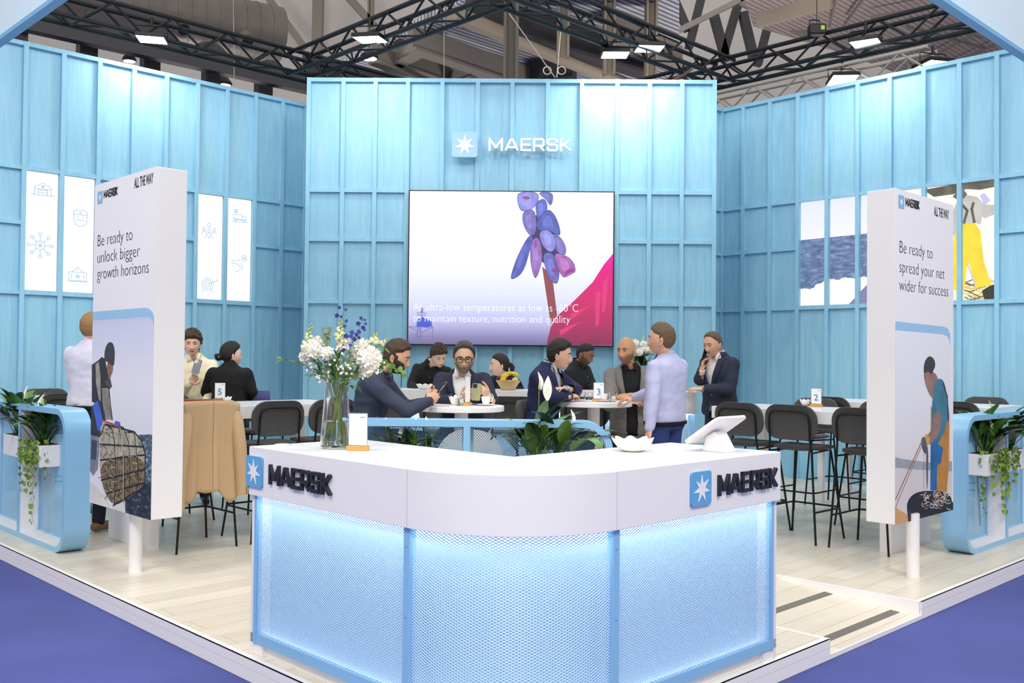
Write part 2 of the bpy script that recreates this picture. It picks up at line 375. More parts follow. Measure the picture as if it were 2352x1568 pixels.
m2.add([(0, .1, .006), (1.131, .01, .006), (1.131, .101, .006), (0, .101, .006)], [(0, 1, 2, 3)]); m2.box((0, .1, -.02), (1.131, .102, .006)); struct(m2, 'trim_5', WHITEM)
m2 = MB(); m2.M = frame((*RA, 0), Vector((-.8, .8, 0))); m2.box((0, -.001, -.004), (1.131, .002, .02)); struct(m2, 'trim_6', WHITEM)

WT = 5.09
def stand_wall(name, o, u, length, ribs, rails, x0=0, label=None):
    """plywood wall with vertical battens; rails = list of (first rib, last rib, heights)"""
    mb = MB(); mb.M = frame((o[0], o[1], 0), (u[0], u[1], 0))
    mb.box((x0, 0, -.1), (x0+length, WT, 0)); hw, dp = .026, .05
    for x in ribs: mb.box((x-hw, 0, 0), (x+hw, WT+.004, dp))
    for (xa, xb, zs) in rails:
        for z in zs:
            d2 = .042 if z < 5 else .05
            mb.box((xa+hw, z-.024, 0), (xb-hw, z+.024, d2))
    o_ = struct(mb, name, WOOD); o_['label'] = label; return o_
LO, LU = (-3.08, 13.45), (R2, R2)
lr = [0]+[-.396-.414*k for k in range(0, 12)]; RZ = (2.245, 3.035, 3.66); RZ2 = (2.245, 3.66); TOP = WT-.022
rl = []
for i in range(len(lr)-1):
    box = i in (2, 3, 7, 8)
    rl.append((lr[i+1], lr[i], (RZ2 if box else RZ)+(TOP,)))
stand_wall('wall_left', LO, LU, 6.2, lr, rl, -6.2, 'blue stained plywood wall with battens, left of the screen wall')
RO, RU = (2.786, 13.57), (R2, -R2)
rr = [0]+[.373+.414*k for k in range(0, 12)]
rl = [(rr[i], rr[i+1], (RZ2 if 3 <= i <= 8 else RZ)+(TOP,)) for i in range(len(rr)-1)]
stand_wall('wall_right', RO, RU, 6.2, rr, rl, 0, 'blue stained plywood wall with battens, right of the screen wall')
CX_ = [-2.75, -2.31, -1.9, -1.49, -1.05, -.6, -.16, .29, .72, 1.17, 1.58, 1.99, 2.4]
rl = []
for i in range(12):
    rl.append((CX_[i]+2.75, CX_[i+1]+2.75, (TOP,) if 3 <= i <= 8 else RZ+(TOP,)))
stand_wall('wall_back', (-2.75, 12.18), (1, 0), 5.15, [x+2.75 for x in CX_], rl, -.02, 'blue stained plywood wall that carries the big screen')
stand_wall('wall_left_return', LO, (R2, -R2), 1.75, [.03], [(0, 1.7, RZ+(TOP,))], 0, 'blue plywood return wall beside the screen wall')
stand_wall('wall_right_return', (RO[0]-1.24, RO[1]-1.24), (R2, R2), 1.75, [1.72], [(0, 1.75, RZ+(TOP,))], 0, 'blue plywood return wall by the screen wall')

# ---------------------------------------------------------------- overhead blue fascia boxes of the stand
FASC = mat('pale_blue_fascia_fabric', 'd3e9f7', rough=.6)
for nm, cc, sg, lab in (('left', 3.443, -1, 'left overhead pale blue fascia box hanging above the deck edge'), ('right', 3.82, 1, 'right overhead pale blue fascia box hanging above the deck edge')):
    o = (0 if sg < 0 else 0, cc, 4.12); u = (R2*sg, R2, 0)
    th = thing('fascia_box', lab, 'fascia', o)
    n_in = Vector((-u[1]*sg, u[0]*sg, 0)) if sg > 0 else Vector((u[1], -u[0], 0))
    n_in = Vector((R2, R2, 0)) if sg < 0 else Vector((-R2, R2, 0))
    m2 = MB(); P0 = Vector(u)*.2; P1 = Vector(u)*6.6
    m2.add([P0, P1, P1+n_in*.05, P0+n_in*.05]+[p+Vector((0, 0, 1.6)) for p in (P0, P1, P1+n_in*.05, P0+n_in*.05)], [(0, 1, 2, 3), (4, 5, 6, 7), (0, 1, 5, 4), (1, 2, 6, 5), (2, 3, 7, 6), (3, 0, 4, 7)]); m2.build('panel', FASC, th)
    m2 = MB(); z = Vector((0, 0, -.035)); e = n_in*.06; f = n_in*-.012
    q = [P0+f, P1+f, P1+e, P0+e]; m2.add([p+z for p in q]+q, [(0, 1, 2, 3), (4, 5, 6, 7), (0, 1, 5, 4), (1, 2, 6, 5), (2, 3, 7, 6), (3, 0, 4, 7)]); m2.build('edge_strip', mat('deep_sky_blue_paint', '74b4e0', rough=.45), th)

# ---------------------------------------------------------------- trusses and lamps
unit = MB(); unit.cyl((0, 0, 0), (0, 0, 1), 1, 8); 
ROD = {n: unit.mesh('truss_tube', m, 60) for n, m in (('black', BLACKT), ('silver', ALU))}
def rod(name, p, q, r, parent, key):
    o = bpy.data.objects.new(name, ROD[key]); COL.objects.link(o); o.parent = parent
    p = Vector(p); q = Vector(q); d = q-p; o.location = p; o.rotation_euler = d.to_track_quat('Z', 'Y').to_euler(); o.scale = (r, r, d.length); return o
def truss(p, q, label, key='black', h=.29, z0=5.36, step=.36, group=None):
    p = Vector((p[0], p[1], z0)); q = Vector((q[0], q[1], z0)); d = q-p; L_ = d.length; d.normalize(); n = Vector((-d.y, d.x, 0))*h/2; up = Vector((0, 0, h))
    th = thing('lighting_truss', label, 'truss', p, 0, group); O = Vector((0, 0, 0)); e = d*L_
    for a in (n, -n, n+up, up-n): rod('chord', O+a, e+a, .03, th, key)
    k = int(L_/step)
    for i in range(k):
        t0, t1 = d*(L_*i/k), d*(L_*(i+1)/k)
        for (a, b) in ((n, n+up), (-n, up-n)):
            rod('brace', (t0+a) if i % 2 else (t0+b), (t1+b) if i % 2 else (t1+a), .015, th, key)
        rod('brace', (t0+n) if i % 2 else (t0-n), (t1-n) if i % 2 else (t1+n), .013, th, key)
    return th
TL, TR, TA, TB = (-3.1, 13.0), (2.75, 13.2), (-.27, 10.18), (-.07, 16.02)
truss((-7.0, 9.1), TL, 'black box truss running along above the left plywood wall')
truss(TL, TA, 'black box truss from above the left wall corner towards the aisle, one lamp on it')
truss(TA, TR, 'black box truss with two lamps, meeting the right wall truss')
truss(TR, (6.7, 9.25), 'black box truss running along above the right plywood wall')
truss(TL, TB, 'black truss half hidden behind the screen wall, left piece')
truss(TR, TB, 'black truss half hidden behind the screen wall, right piece')
truss((1.9, 15.75), (5.25, 12.4), 'silver box truss behind the right plywood wall, below the black one', 'silver', z0=5.3)
truss((5.2, 12.75), (6.3, 13.85), 'short silver truss piece at the end of the silver truss', 'silver', z0=5.3, step=.22)
LAMPE = mat('lamp_glow', 'fff8ec', emit=14)
def flood(p, aim, label, w_=.34, power=12):
    """flat flood lamp with its clamp, hung from the truss; its own light"""
    d = (Vector(aim)-Vector(p)).normalized(); q = d.to_track_quat('-Z', 'Y')
    th = thing('flood_lamp', label, 'lamp', p, 0, 'flood lamps on the black trusses'); th.rotation_euler = q.to_euler()
    a = MB(); a.box((-w_/2, -.2, 0), (w_/2, .2, .05)); a.build('housing', BLACKM, th, bevel=.008)
    a = MB(); a.box((-w_/2+.015, -.185, -.004), (w_/2-.015, .185, .0)); a.build('diffuser', LAMPE, th)
    a = MB(); a.tube([(-w_/2-.01, 0, .02), (-w_/2-.01, 0, .16), (w_/2+.01, 0, .16), (w_/2+.01, 0, .02)], .008, 6); a.cyl((0, 0, .15), (0, 0, .26), .02); a.build('yoke', BLACKM, th)
    li = area('flood_lamp_light', Vector(p)+d*.012, aim, .3, .36, power)
    return th
FL = [((-4.48, 11.4, 5.32), (-4.6, 11.9, 0), 'flood lamp on the left wall truss, below its two chords'),
      ((-1.85, 11.35, 5.32), (-1.75, 12.0, 0), 'flood lamp halfway along the left slanting truss'),
      ((1.52, 11.75, 5.36), (1.5, 12.3, 0), 'upper one of the two flood lamps on the right slanting truss'),
      ((1.1, 11.75, 5.28), (1.1, 12.3, 0), 'lower one of the two flood lamps on the right slanting truss'),
      ((4.08, 11.5, 5.36), (4.3, 11.9, 0), 'flood lamp on the right wall truss')]
for p, t, l in FL: flood(p, t, l)
flood((4.33, 13.1, 5.38), (4.3, 12.6, 0), 'flood lamp on a dark bracket under the silver truss', .36, 6)
flood((5.27, 12.42, 5.38), (5.3, 12.3, 0), 'flood lamp just above the rim of the right plywood wall', .36, 6)
def round_lamp(p, label, r=.09):
    th = thing('hall_downlight', label, 'lamp', p, 0, 'round hall lamps beyond the stand'); a = MB(); a.lathe([(r*1.15, .0), (r*1.2, .05), (r*.5, .18), (.02, .2)], 20); a.build('shade', BLACKM, th, smooth=40)
    a = MB(); a.lathe([(.0, -.012), (r*.7, -.01), (r, .0), (r, .003)], 20); a.build('bulb', LAMPE, th, smooth=40); a = MB(); a.cyl((0, 0, .2), (0, 0, 9.3-p[2]), .01, 6); a.build('stem', BLACKM, th)
for (px, py, r, l) in ((848, 135, .2, 'round glowing hall lamp above the screen wall'), (515, 196, .17, 'round glowing hall lamp at the rim of the left plywood wall'), (297, 141, .15, 'small dim hall lamp between dark girder posts')):
    round_lamp(at_y(px, py, 20), l, r*.8)

for x in (-7, 6):
    area('roof_fill_light', (x, 21, 2.5), (x*.6, 24, 12), 2, 2, 300, (1, .94, .88))  # added fill lights, unseen behind the stand walls, to brighten the dark roof
# ---------------------------------------------------------------- the hall roof beyond the stand
HALLW = mat('hall_wall_panel', 'd2ccc8', rough=.8, var=.08, vscale=.3)
DARK = mat('dark_painted_steel', '454346', rough=.6); MIDS = mat('grey_brown_steel', '8a8379', rough=.6); TAN = mat('tan_steel_pipe', 'a89a88', rough=.55)
def corr(name, c1, c2, sc, rot):
    m = mat(name, c1, rough=.6); N, L, b = nodes_of(m); tc = N.new('ShaderNodeTexCoord'); mp = N.new('ShaderNodeMapping'); mp.inputs['Rotation'].default_value = (0, 0, rot); L.new(tc.outputs['Object'], mp.inputs[0])
    wv = N.new('ShaderNodeTexWave'); wv.inputs['Scale'].default_value = sc; L.new(mp.outputs[0], wv.inputs[0]); cr = N.new('ShaderNodeValToRGB'); L.new(wv.outputs[0], cr.inputs[0])
    cr.color_ramp.elements[0].color = (*lin(c1), 1); cr.color_ramp.elements[1].color = (*lin(c2), 1); cr.color_ramp.elements[0].position = .35; cr.color_ramp.elements[1].position = .6
    L.new(cr.outputs[0], b.inputs['Base Color']); return m
DECK = corr('corrugated_roof_deck', '7d7e88', 'd0d2da', 2.0, PI*.25+.0); PINK = corr('beige_corrugated_roof', 'a08f86', 'c4b4aa', 2.0, PI*.25)
m2 = MB(); m2.box((-50, 34, -1), (50, 34.3, 30)); struct(m2, 'wall_hall', HALLW)['label'] = 'pale grey panelled end wall of the hall'
def deck(name, pts, z, m, th=.2):
    q = [at_z(px, py, z) for px, py in pts]; a = MB(); a.prism([(p.x, p.y) for p in q], (0, 0, th), o=(0, 0, z)); return struct(a, name, m)
deck('ceiling', [(880, 110), (1130, -40), (1560, -40), (1560, 240), (900, 250), (720, 190)], 9, DECK)['label'] = 'dark corrugated roof deck behind the screen wall'
deck('ceiling.001', [(1690, -60), (2700, -60), (2700, 260), (2300, 260), (1960, 130), (1730, 60)], 10.5, PINK)['label'] = 'beige corrugated roof above the right plywood wall'
deck('ceiling.002', [(-200, -60), (490, -60), (470, 20), (-200, 20)], 9, DECK)['label'] = 'dark corrugated roof above the left plywood wall'
def beam(name, p, q, w_, h_, m, fl=False):
    p = Vector(p); q = Vector(q); d = q-p; a = MB(); up = Vector((0, 0, 1)) if abs(d.normalized().z) < .8 else Vector((0, 1, 0)); n = d.cross(up).normalized()*w_/2; v = n.cross(d).normalized()*h_/2
    a.add([p-n-v, p+n-v, p+n+v, p-n+v, q-n-v, q+n-v, q+n+v, q-n+v], [(0, 1, 2, 3), (4, 7, 6, 5), (0, 4, 5, 1), (1, 5, 6, 2), (2, 6, 7, 3), (3, 7, 4, 0)])
    if fl: a.add([p-n*2.2-v*1.25, p+n*2.2-v*1.25, p+n*2.2-v, p-n*2.2-v, q-n*2.2-v*1.25, q+n*2.2-v*1.25, q+n*2.2-v, q-n*2.2-v], [(0, 1, 2, 3), (4, 7, 6, 5), (0, 4, 5, 1), (1, 5, 6, 2), (2, 6, 7, 3), (3, 7, 4, 0)])
    return struct(a, name, m)
for a_, b_, z, w_, h_, m in (((943, 84), (1290, 205), 8.6, .16, .5, MIDS), ((860, 120), (1010, 190), 8.6, .16, .4, MIDS), ((906, 129), (1080, 190), 8.7, .14, .35, MIDS),
                             ((896, 140), (990, 92), 8.7, .14, .35, MIDS), ((1010, 190), (1090, 160), 8.6, .14, .35, MIDS), ((1076, 15), (1500, 145), 8.6, .2, .6, DARK), ((1140, 185), (1320, 150), 8.7, .2, .6, DARK), ((1400, 60), (1560, 130), 8.7, .2, .45, MIDS),
                             ((700, 150), (900, 200), 8.0, .2, .5, DARK)):
    beam('beam', at_z(*a_, z), at_z(*b_, z), w_, h_, m, True)
m2 = MB(); m2.cyl(at_z(1040, 32, 8.2), at_z(1430, 190, 8.2), .16, 14); tag(m2.build('roof_pipe', TAN, smooth=40), 'long tan roof pipe running down to the right behind the steel column', 'pipe')
def column(px0, px1, y, z0, z1, m, name='column'):
    a = MB(); x0 = at_y(px0, 100, y).x; x1 = at_y(px1, 100, y).x; t = (x1-x0)*.2
    a.box((x0, y-.2, z0), (x0+t, y+.2, z1)); a.box((x1-t, y-.2, z0), (x1, y+.2, z1)); a.box((x0, y-.02, z0), (x1, y+.02, z1)); return struct(a, name, m)
column(1157, 1191, 18.5, 0, 14, mat('column_grey_brown', '6f6960', rough=.55))
for a_, b_, y0, y1 in ((1279, 1307, -20, 133), (1386, 1412, -20, 172), (1482, 1508, -20, 175)):
    zt, zb = at_y(a_, y0, 20).z, at_y(a_, y1, 20).z; column(a_, b_, 20, zb, zt, TAN)
beam('beam', at_y(732, -30, 33), at_y(728, 140, 33), .35, .3, MIDS); beam('beam', at_y(590, -40, 33), at_y(700, 110, 33), .25, .25, MIDS); beam('beam', at_y(770, -40, 33), at_y(860, 60, 33), .25, .25, MIDS)
beam('beam', at_y(852, -40, 33), at_y(852, 120, 33), .2, .25, MIDS)
# the braced steel frame on the right
for a_, b_, w_ in (((1472, -10), (1500, 60), .2), ((1530, -10), (1508, 60), .2), ((1545, -10), (1580, 70), .22), ((1612, -10), (1582, 110), .26), ((1638, 30), (1668, 140), .26), ((1695, 10), (1660, 130), .26), ((1706, 30), (1730, 130), .26), ((1765, 55), (1740, 150), .24), ((1500, 60), (1490, 150), .2)):
    beam('beam', at_y(*a_, 27), at_y(*b_, 27), w_*.85, w_*1.2, DARK)
beam('beam', at_y(1555, 72, 26), at_y(1720, -10, 26), .1, .14, mat('pale_grey_steel', '9a948f', rough=.6)); beam('beam', at_y(1700, 5, 26), at_y(1860, 85, 26), .1, .16, MIDS)
beam('beam', at_z(1740, 48, 9.8), at_z(1910, 0, 9.8), .12, .35, TAN)
for a_, b_ in (((1905, 60), (1920, 0)), ((1940, 55), (1985, -5)), ((2000, 40), (2160, 10)), ((2120, 140), (2270, 60)), ((2180, 150), (2352, 70)), ((2080, 60), (2260, 110)), ((2100, 110), (2150, 70))):
    beam('beam', at_z(*a_, 10.2), at_z(*b_, 10.2), .05, .07, MIDS)
# the dark girder and the air duct on the left
g0, g1 = at_z(-60, 18, 6.6), at_z(720, 196, 6.6)
beam('beam', g0, g1, .2, .34, DARK)
for px, py in ((38, 60), (200, 105), (345, 140), (485, 172), (605, 198)):
    p = at_z(px, py-8, 6.6); a = MB(); a.M = frame(p, g1-g0); a.box((-.14, -1.2, -.1), (.14, .05, .1)); struct(a, 'column', DARK)
d_ = (g1-g0).normalized(); p0 = at_z(180, 80, 6.6)
for px, py, r in ((260, 55, .55), (350, 88, .5), (480, 125, .45), (620, 160, .4)):
    p = at_z(px, py, 6.9); a = MB(); a.M = frame(p+Vector((0, 0, -.2)), g1-g0); a.prism([(r*math.cos(t)*.9, r*math.sin(t)*.9) for t in (PI*k/10 for k in range(11))], (0, 0, .1)); struct(a, 'beam', DARK)
th = thing('air_duct', 'big round grey air duct with two nozzle openings, above the left truss', 'duct', at_z(120, -20, 7.9))
da, db = Vector((0, 0, 0)), at_z(640, 82, 7.9)-at_z(120, -20, 7.9); dd = (db-da).normalized()
DUCT = mat('grey_brown_duct', '756d68', rough=.5, metal=.2, var=.15, vscale=2)
m2 = MB(); m2.cyl(da, db, .55, 32)
for k in range(1, 16): m2.cyl(da.lerp(db, k/16)-dd*.02, da.lerp(db, k/16)+dd*.02, .56, 32)
m2.build('shell', DUCT, th, smooth=50)
for t in (.5, .79):
    c = da.lerp(db, t); o = Vector((R2*.75, -R2*.75, -.62)).normalized(); m2 = MB(); m2.cyl(c+o*.5, c+o*.62, .2, 20, .16); m2.build('nozzle', DUCT, th, smooth=40); m2 = MB(); m2.cyl(c+o*.6, c+o*.625, .11, 20); m2.build('nozzle_opening', mat('nozzle_dark', '151413', rough=.9), th)
# rigging wires
def wire(name, a_, b_, y, label, r=.006, m=ALU):
    t = MB(); t.cyl(at_y(*a_, y), at_y(*b_, y), r, 6); tag(t.build(name, m), label, 'cable', 'rigging cables above the stand')
wire('rigging_cable', (536, -20), (538, 215), 14.2, 'straight rigging cable over the left plywood wall')
wire('rigging_cable', (1153, 8), (1275, 178), 13.5, 'slanting rigging cable that meets another above the screen wall', .008)
wire('rigging_cable', (1291, 40), (1279, 178), 13.5, 'steep rigging cable right of the slanting one above the screen wall', .008)
wire('rigging_cable', (1020, 5), (1020, 186), 13.6, 'thin upright rigging cable left of the steel column', .005)
for px, lab in ((1257, 'left'), (1290, 'right')):
    t = MB(); c = at_y(px, 162, 13.5); t.tube([(c.x+.055*math.cos(a), c.y, c.z+.055*math.sin(a)) for a in (2*PI*k/16 for k in range(16))], .008, 6, closed=True); tag(t.build('cable_coil', ALU), lab+' pale cable coil hanging where two rigging cables meet', 'cable')
t = MB(); t.tube([at_z(px, py, z) for px, py, z in ((1595, 150, 5.4), (1590, 158, 5.3), (1570, 172, 5.3), (1535, 190, 5.25))], .02, 6); tag(t.build('feed_cable', mat('tan_cable', '8d6b58', rough=.6)), 'thick tan cable drooping from the right slanting truss', 'cable')
th = thing('chain_hoist', 'black chain hoist with a green sticker on top of the right wall truss', 'hoist', at_y(1876, 72, 11.9)); m2 = MB(); m2.box((-.1, -.07, -.05), (.1, .07, .08)); m2.build('housing', BLACKM, th, bevel=.015)
m2 = MB(); m2.tube([(-.09, 0, .07), (-.09, 0, .14), (.03, 0, .14), (.03, 0, .07)], .01, 6); m2.build('handle', BLACKM, th); m2 = MB(); m2.box((.03, -.075, 0), (.075, -.0705, .05)); m2.build('sticker', mat('lime_sticker', '9fc93c'), th); m2 = MB(); m2.cyl((0, 0, .1), (0, 0, 3), .006, 6); m2.build('chain', BLACKM, th)
# ---------------------------------------------------------------- flat pictures: printed or glowing layers on a plane
class Picture:
    """layers of flat colour on one plane; points are given by line of sight onto that plane"""
    def __init__(s, o, u, ox=0, oy=0, k=1):
        s.o = Vector(o); s.u = Vector(u).normalized(); s.n = s.u.cross(Vector((0, 0, 1))); s.mb = MB(); s.lay = 0; s.mats = []; s.crop(ox, oy, k); s.clip = None
    def crop(s, ox, oy, k): s.c = (ox, oy, k)
    def uv(s, x, y):
        px, py = s.c[0]+x*s.c[2], s.c[1]+y*s.c[2]; p = at_plane(px, py, s.o, s.n)-s.o; return (p.dot(s.u), p.z)
    def mi(s, m):
        if m not in s.mats: s.mats.append(m)
        return s.mats.index(m)
    def raw(s, pts, m):
        s.lay += 1; z = s.lay*.00005
        for r in (s.clip or [None]):
            q = clip_rect(pts, r) if r else pts
            if len(q) > 2: s.put(q, z, s.mi(m))
    def put(s, q, z, i):
        ar = sum(q[k][0]*q[(k+1) % len(q)][1]-q[(k+1) % len(q)][0]*q[k][1] for k in range(len(q)))
        if ar < 0: q = q[::-1]
        # triangulated so that bent outlines fill correctly
        from mathutils.geometry import tessellate_polygon
        t = tessellate_polygon([[Vector((x, y, 0)) for x, y in q]])
        s.mb.add([s.u*x+Vector((0, 0, y))+s.n*z for x, y in q], t, i)
    def poly(s, pts, m): s.raw([s.uv(*p) for p in pts], m)
    def line(s, pts, w, m, same=False):
        q = [s.uv(*p) for p in pts]; s.rawline(q, w, m)
    def rawline(s, q, w, m):
        s.lay += 1; z = s.lay*.00005
        for a, b in zip(q[:-1], q[1:]):
            d = Vector((b[0]-a[0], b[1]-a[1])); 
            if d.length < 1e-6: continue
            d.normalize(); n = Vector((-d.y, d.x))*w/2; e = d*w*.3
            r = [(a[0]-e.x+n.x, a[1]-e.y+n.y), (a[0]-e.x-n.x, a[1]-e.y-n.y), (b[0]+e.x-n.x, b[1]+e.y-n.y), (b[0]+e.x+n.x, b[1]+e.y+n.y)]
            for rc in (s.clip or [None]):
                k = clip_rect(r, rc) if rc else r
                if len(k) > 2: s.put(k, z, s.mi(m))
    def text(s, body, a, b, size, m, off=0., vscale=1.):
        """one line of lettering from sight point a to sight point b on the baseline"""
        (ua, va), (ub, vb) = s.uv(*a), s.uv(*b); vs, fs = text_mesh(body, size, off=off); s.lay += 1; z = s.lay*.00005
        x0 = min(v[0] for v in vs); x1 = max(v[0] for v in vs); k = (ub-ua)/(x1-x0); v0 = (va+vb)/2
        s.mb.add([s.u*(ua+(v[0]-x0)*k)+Vector((0, 0, v0+v[1]*vscale))+s.n*z for v in vs], fs, s.mi(m))
    def word(s, a, b, h, m):
        (ua, va), (ub, vb) = s.uv(*a), s.uv(*b); s.lay += 1; w_ = MB(); wordmark(w_, h, ub-ua, .0004, .17)
        s.mb.add([s.u*(ua+v[0])+Vector((0, 0, (va+vb)/2+v[1]))+s.n*(s.lay*.00005+v[2]) for v in w_.v], w_.f, s.mi(m))
    def star(s, c, r, m, sq=None, m2=None):
        u, v = s.uv(*c)
        if sq: s.raw([(u-sq/2+x, v-sq/2+y) for x, y in rrect(sq, sq, sq*.1)], m2)
        s.raw([(u+x*r, v+y*r) for x, y in star7()], m)
    def build(s, name, parent): return s.mb.build(name, s.mats, parent)
def clip_rect(p, r):
    x0, y0, x1, y1 = r
    for ax, lim, sg in ((0, x0, 1), (0, x1, -1), (1, y0, 1), (1, y1, -1)):
        o = []; n = len(p)
        for i in range(n):
            a, b = p[i], p[(i+1) % n]; da, db = (a[ax]-lim)*sg, (b[ax]-lim)*sg
            if da >= 0: o.append(a)
            if (da >= 0) != (db >= 0): t = da/(da-db); o.append((a[0]+(b[0]-a[0])*t, a[1]+(b[1]-a[1])*t))
        p = o
        if not p: return []
    return p
def flat(name, c, emit=0., **k): return mat(name, c, rough=.5, emit=emit, **k)
def circ(cx, cy, r, n=20, a0=0, a1=2*PI): return [(cx+r*math.cos(a0+(a1-a0)*i/n), cy+r*math.sin(a0+(a1-a0)*i/n)) for i in range(n+1)]
def rect(x, y, w_, h_): return [(x, y), (x+w_, y), (x+w_, y+h_), (x, y+h_), (x, y)]
def flake(cx, cy, r): return [[(cx-r*math.cos(a), cy-r*math.sin(a)), (cx+r*math.cos(a), cy+r*math.sin(a))] for a in (0, PI/3, 2*PI/3)]
def smoothstep_(t): t = min(1, max(0, t)); return t*t*(3-2*t)
# four glowing panels in the left wall
GLOW = mat('glowing_white_panel', 'ffffff', emit=.9); ICON = flat('pale_blue_line_print', '8fc0dc', .85)
def ic_store(x, y): return [rect(x-.05, y-.07, .1, .06), [(x-.09, y-.07), (x-.09, y+.02), (x, y+.07), (x+.09, y+.02), (x+.09, y-.07)], [(x-.13, y-.07), (x+.13, y-.07)], [(x-.09, y-.0), (x+.09, y-.0)], [(x-.05, y-.04), (x+.05, y-.04)]]+flake(x, y+.03, .02)
def ic_net(x, y):
    o = [circ(x, y, .052)]+flake(x, y, .034)
    for k in range(8): a = k*PI/4; o += [[(x+.052*math.cos(a), y+.052*math.sin(a)), (x+.11*math.cos(a), y+.11*math.sin(a))], circ(x+.128*math.cos(a), y+.128*math.sin(a), .018, 12)]
    return o
def ic_captain(x, y): return [circ(x, y-.01, .075, 20, PI, 2*PI), [(x-.075, y+.05), (x-.085, y+.075), (x-.05, y+.105), (x+.05, y+.105), (x+.085, y+.075), (x+.075, y+.05)], [(x-.08, y+.05), (x+.08, y+.05)], [(x-.075, y+.045), (x-.075, y-.01)], [(x+.075, y+.045), (x+.075, y-.01)], [(x-.05, y-.02), (x, y-.005), (x+.05, y-.02)], circ(x, y+.075, .012, 10), [(x-.04, y+.025), (x-.02, y+.025)], [(x+.02, y+.025), (x+.04, y+.025)]]
def ic_crate(x, y): return [rect(x-.1, y-.06, .2, .1), [(x-.07, y+.04), (x, y+.09), (x+.07, y+.04)], [(x, y+.09), (x, y+.11)], [(x-.12, y-.07), (x+.12, y-.07)], [(x-.07, y-.04), (x-.07, y+.02)], [(x+.07, y-.04), (x+.07, y+.02)]]+flake(x, y-.01, .03)
def ic_team(x, y):
    o = [circ(x, y+.09, .025, 12), [(x, y+.065), (x, y+.045)]]
    for dx, dy in ((-.07, .02), (.07, .02), (0, 0)): o += [rect(x+dx-.018, y+dy-.005, .036, .036), circ(x+dx, y+dy-.05, .032, 10, 0, PI)]
    return o+[circ(x-.03, y-.09, .03, 10, 0, PI), circ(x+.03, y-.09, .03, 10, 0, PI)]
def ic_target(x, y): return [circ(x-.02, y, r) for r in (.03, .055, .08)]+[[(x-.02, y), (x+.1, y+.05), (x+.13, y+.05)], [(x+.1, y+.05), (x+.11, y+.08)], [(x-.07, y-.07), (x-.1, y-.11)], [(x+.03, y-.07), (x+.06, y-.11)]]
def ic_lorry(x, y): return [rect(x-.1, y-.03, .12, .06), [(x+.02, y+.01), (x+.06, y+.015), (x+.09, y-.02), (x+.09, y-.04), (x-.1, y-.04)], circ(x-.07, y-.045, .018, 12), circ(x+.05, y-.045, .018, 12), [(x-.12, y-.065), (x+.11, y-.065)], rect(x-.09, y+.05, .045, .045)]+flake(x-.068, y+.072, .015)
def ic_hook(x, y): return [[(x-.1, y+.03), (x+.02, y+.05)], [(x-.1, y+.02), (x-.07, y-.01), (x-.03, y-.0), (x+.02, y-.03), (x+.03, y-.07), (x, y-.1), (x-.04, y-.11)], [(x+.03, y+.01), (x+.06, y-.04), (x+.05, y-.09)], rect(x+.05, y+.04, .07, .07)]+flake(x+.085, y+.075, .024)
lp = [(2, 'second from the screen wall, people and target icons', [(ic_lorry, .2, 1.12), (ic_hook, .18, .5)], 'glowing white wall panel with lorry and hook icons, next to the corner bays'),
      (3, '', [(ic_team, .17, .88), (ic_target, .18, .2)], 'glowing white wall panel with people and target icons, beside the lorry panel'),
      (7, '', [(ic_captain, .2, .87), (ic_crate, .18, .2)], 'glowing white wall panel with bearded captain and crate icons, partly behind the tall sign'),
      (8, '', [(ic_store, .19, 1.17), (ic_net, .17, .52)], 'glowing white wall panel with storehouse and network icons, leftmost of four')]
for i, _, icons, lab in lp:
    ta, tb = lr[i+1]+.028, lr[i]-.028; o = Vector((LO[0]+LU[0]*ta, LO[1]+LU[1]*ta, 2.272)); W_, H_ = tb-ta, 1.365; u = Vector((*LU, 0))
    th = thing('light_panel', lab, 'light panel', o, 0, 'glowing icon panels in the left wall')
    a = MB(); a.M = frame((0, 0, 0), u); a.box((0, 0, .001), (W_, H_, .008)); a.build('rim', WHITEM, th)
    a = MB(); a.M = frame((0, 0, 0), u); a.box((.007, .007, .008), (W_-.007, H_-.007, .0085)); a.build('glowing_face', GLOW, th)
    P = Picture(o+u.cross(Vector((0, 0, 1)))*.009, u)
    off = u.cross(Vector((0, 0, 1)))*.0092
    for fn, x, y in icons:
        for ln in fn(x, y): P.rawline(ln, .0065, ICON); P.lay = 0
    P.mb.v = [tuple(Vector(v)+off) for v in P.mb.v]; P.build('icon_print', th)

# the sea mural, split by the battens of the right wall
mo = Vector((RO[0]+RU[0]*rr[3], RO[1]+RU[1]*rr[3], 2.275)); mu = Vector((*RU, 0)); MW = .414*6; MH = 1.375
SKY = gradient('mural_sky', [(0, 'ffffff'), (1, 'dfe4ff')], 'Z', 0, 1.4, emit=.95); SEA = sea_mat('mural_sea', '3f5778', '6d83ad', 'a5b5d6', (5, 5, 16), .85); FOAM = sea_mat('mural_foam', '9fb0b8', 'eef2f2', 'ffffff', (7, 7, 9), .95, -.14)
CREAM = flat('mural_cream_deckhouse', 'fdf8e6', 1.); YEL = flat('mural_yellow_oilskin', 'f4d83a', .95, var=.15, vscale=5); HOOD = flat('mural_grey_hoodie', 'c9c5c3', .9, var=.15, vscale=6); TAUPE = flat('mural_taupe', '6f6a5c', .8, var=.4, vscale=9); GLV = flat('mural_glove', 'c3c5ee', .9); ROPE = flat('mural_rope', 'e2c972', .9); ROPD = flat('mural_rope_pale', 'f7efd0', .9)
ship = flat('mural_hull', '8f8bb5', .8)
ml = ['leftmost', 'second', 'third', 'fourth', 'fifth', 'rightmost']
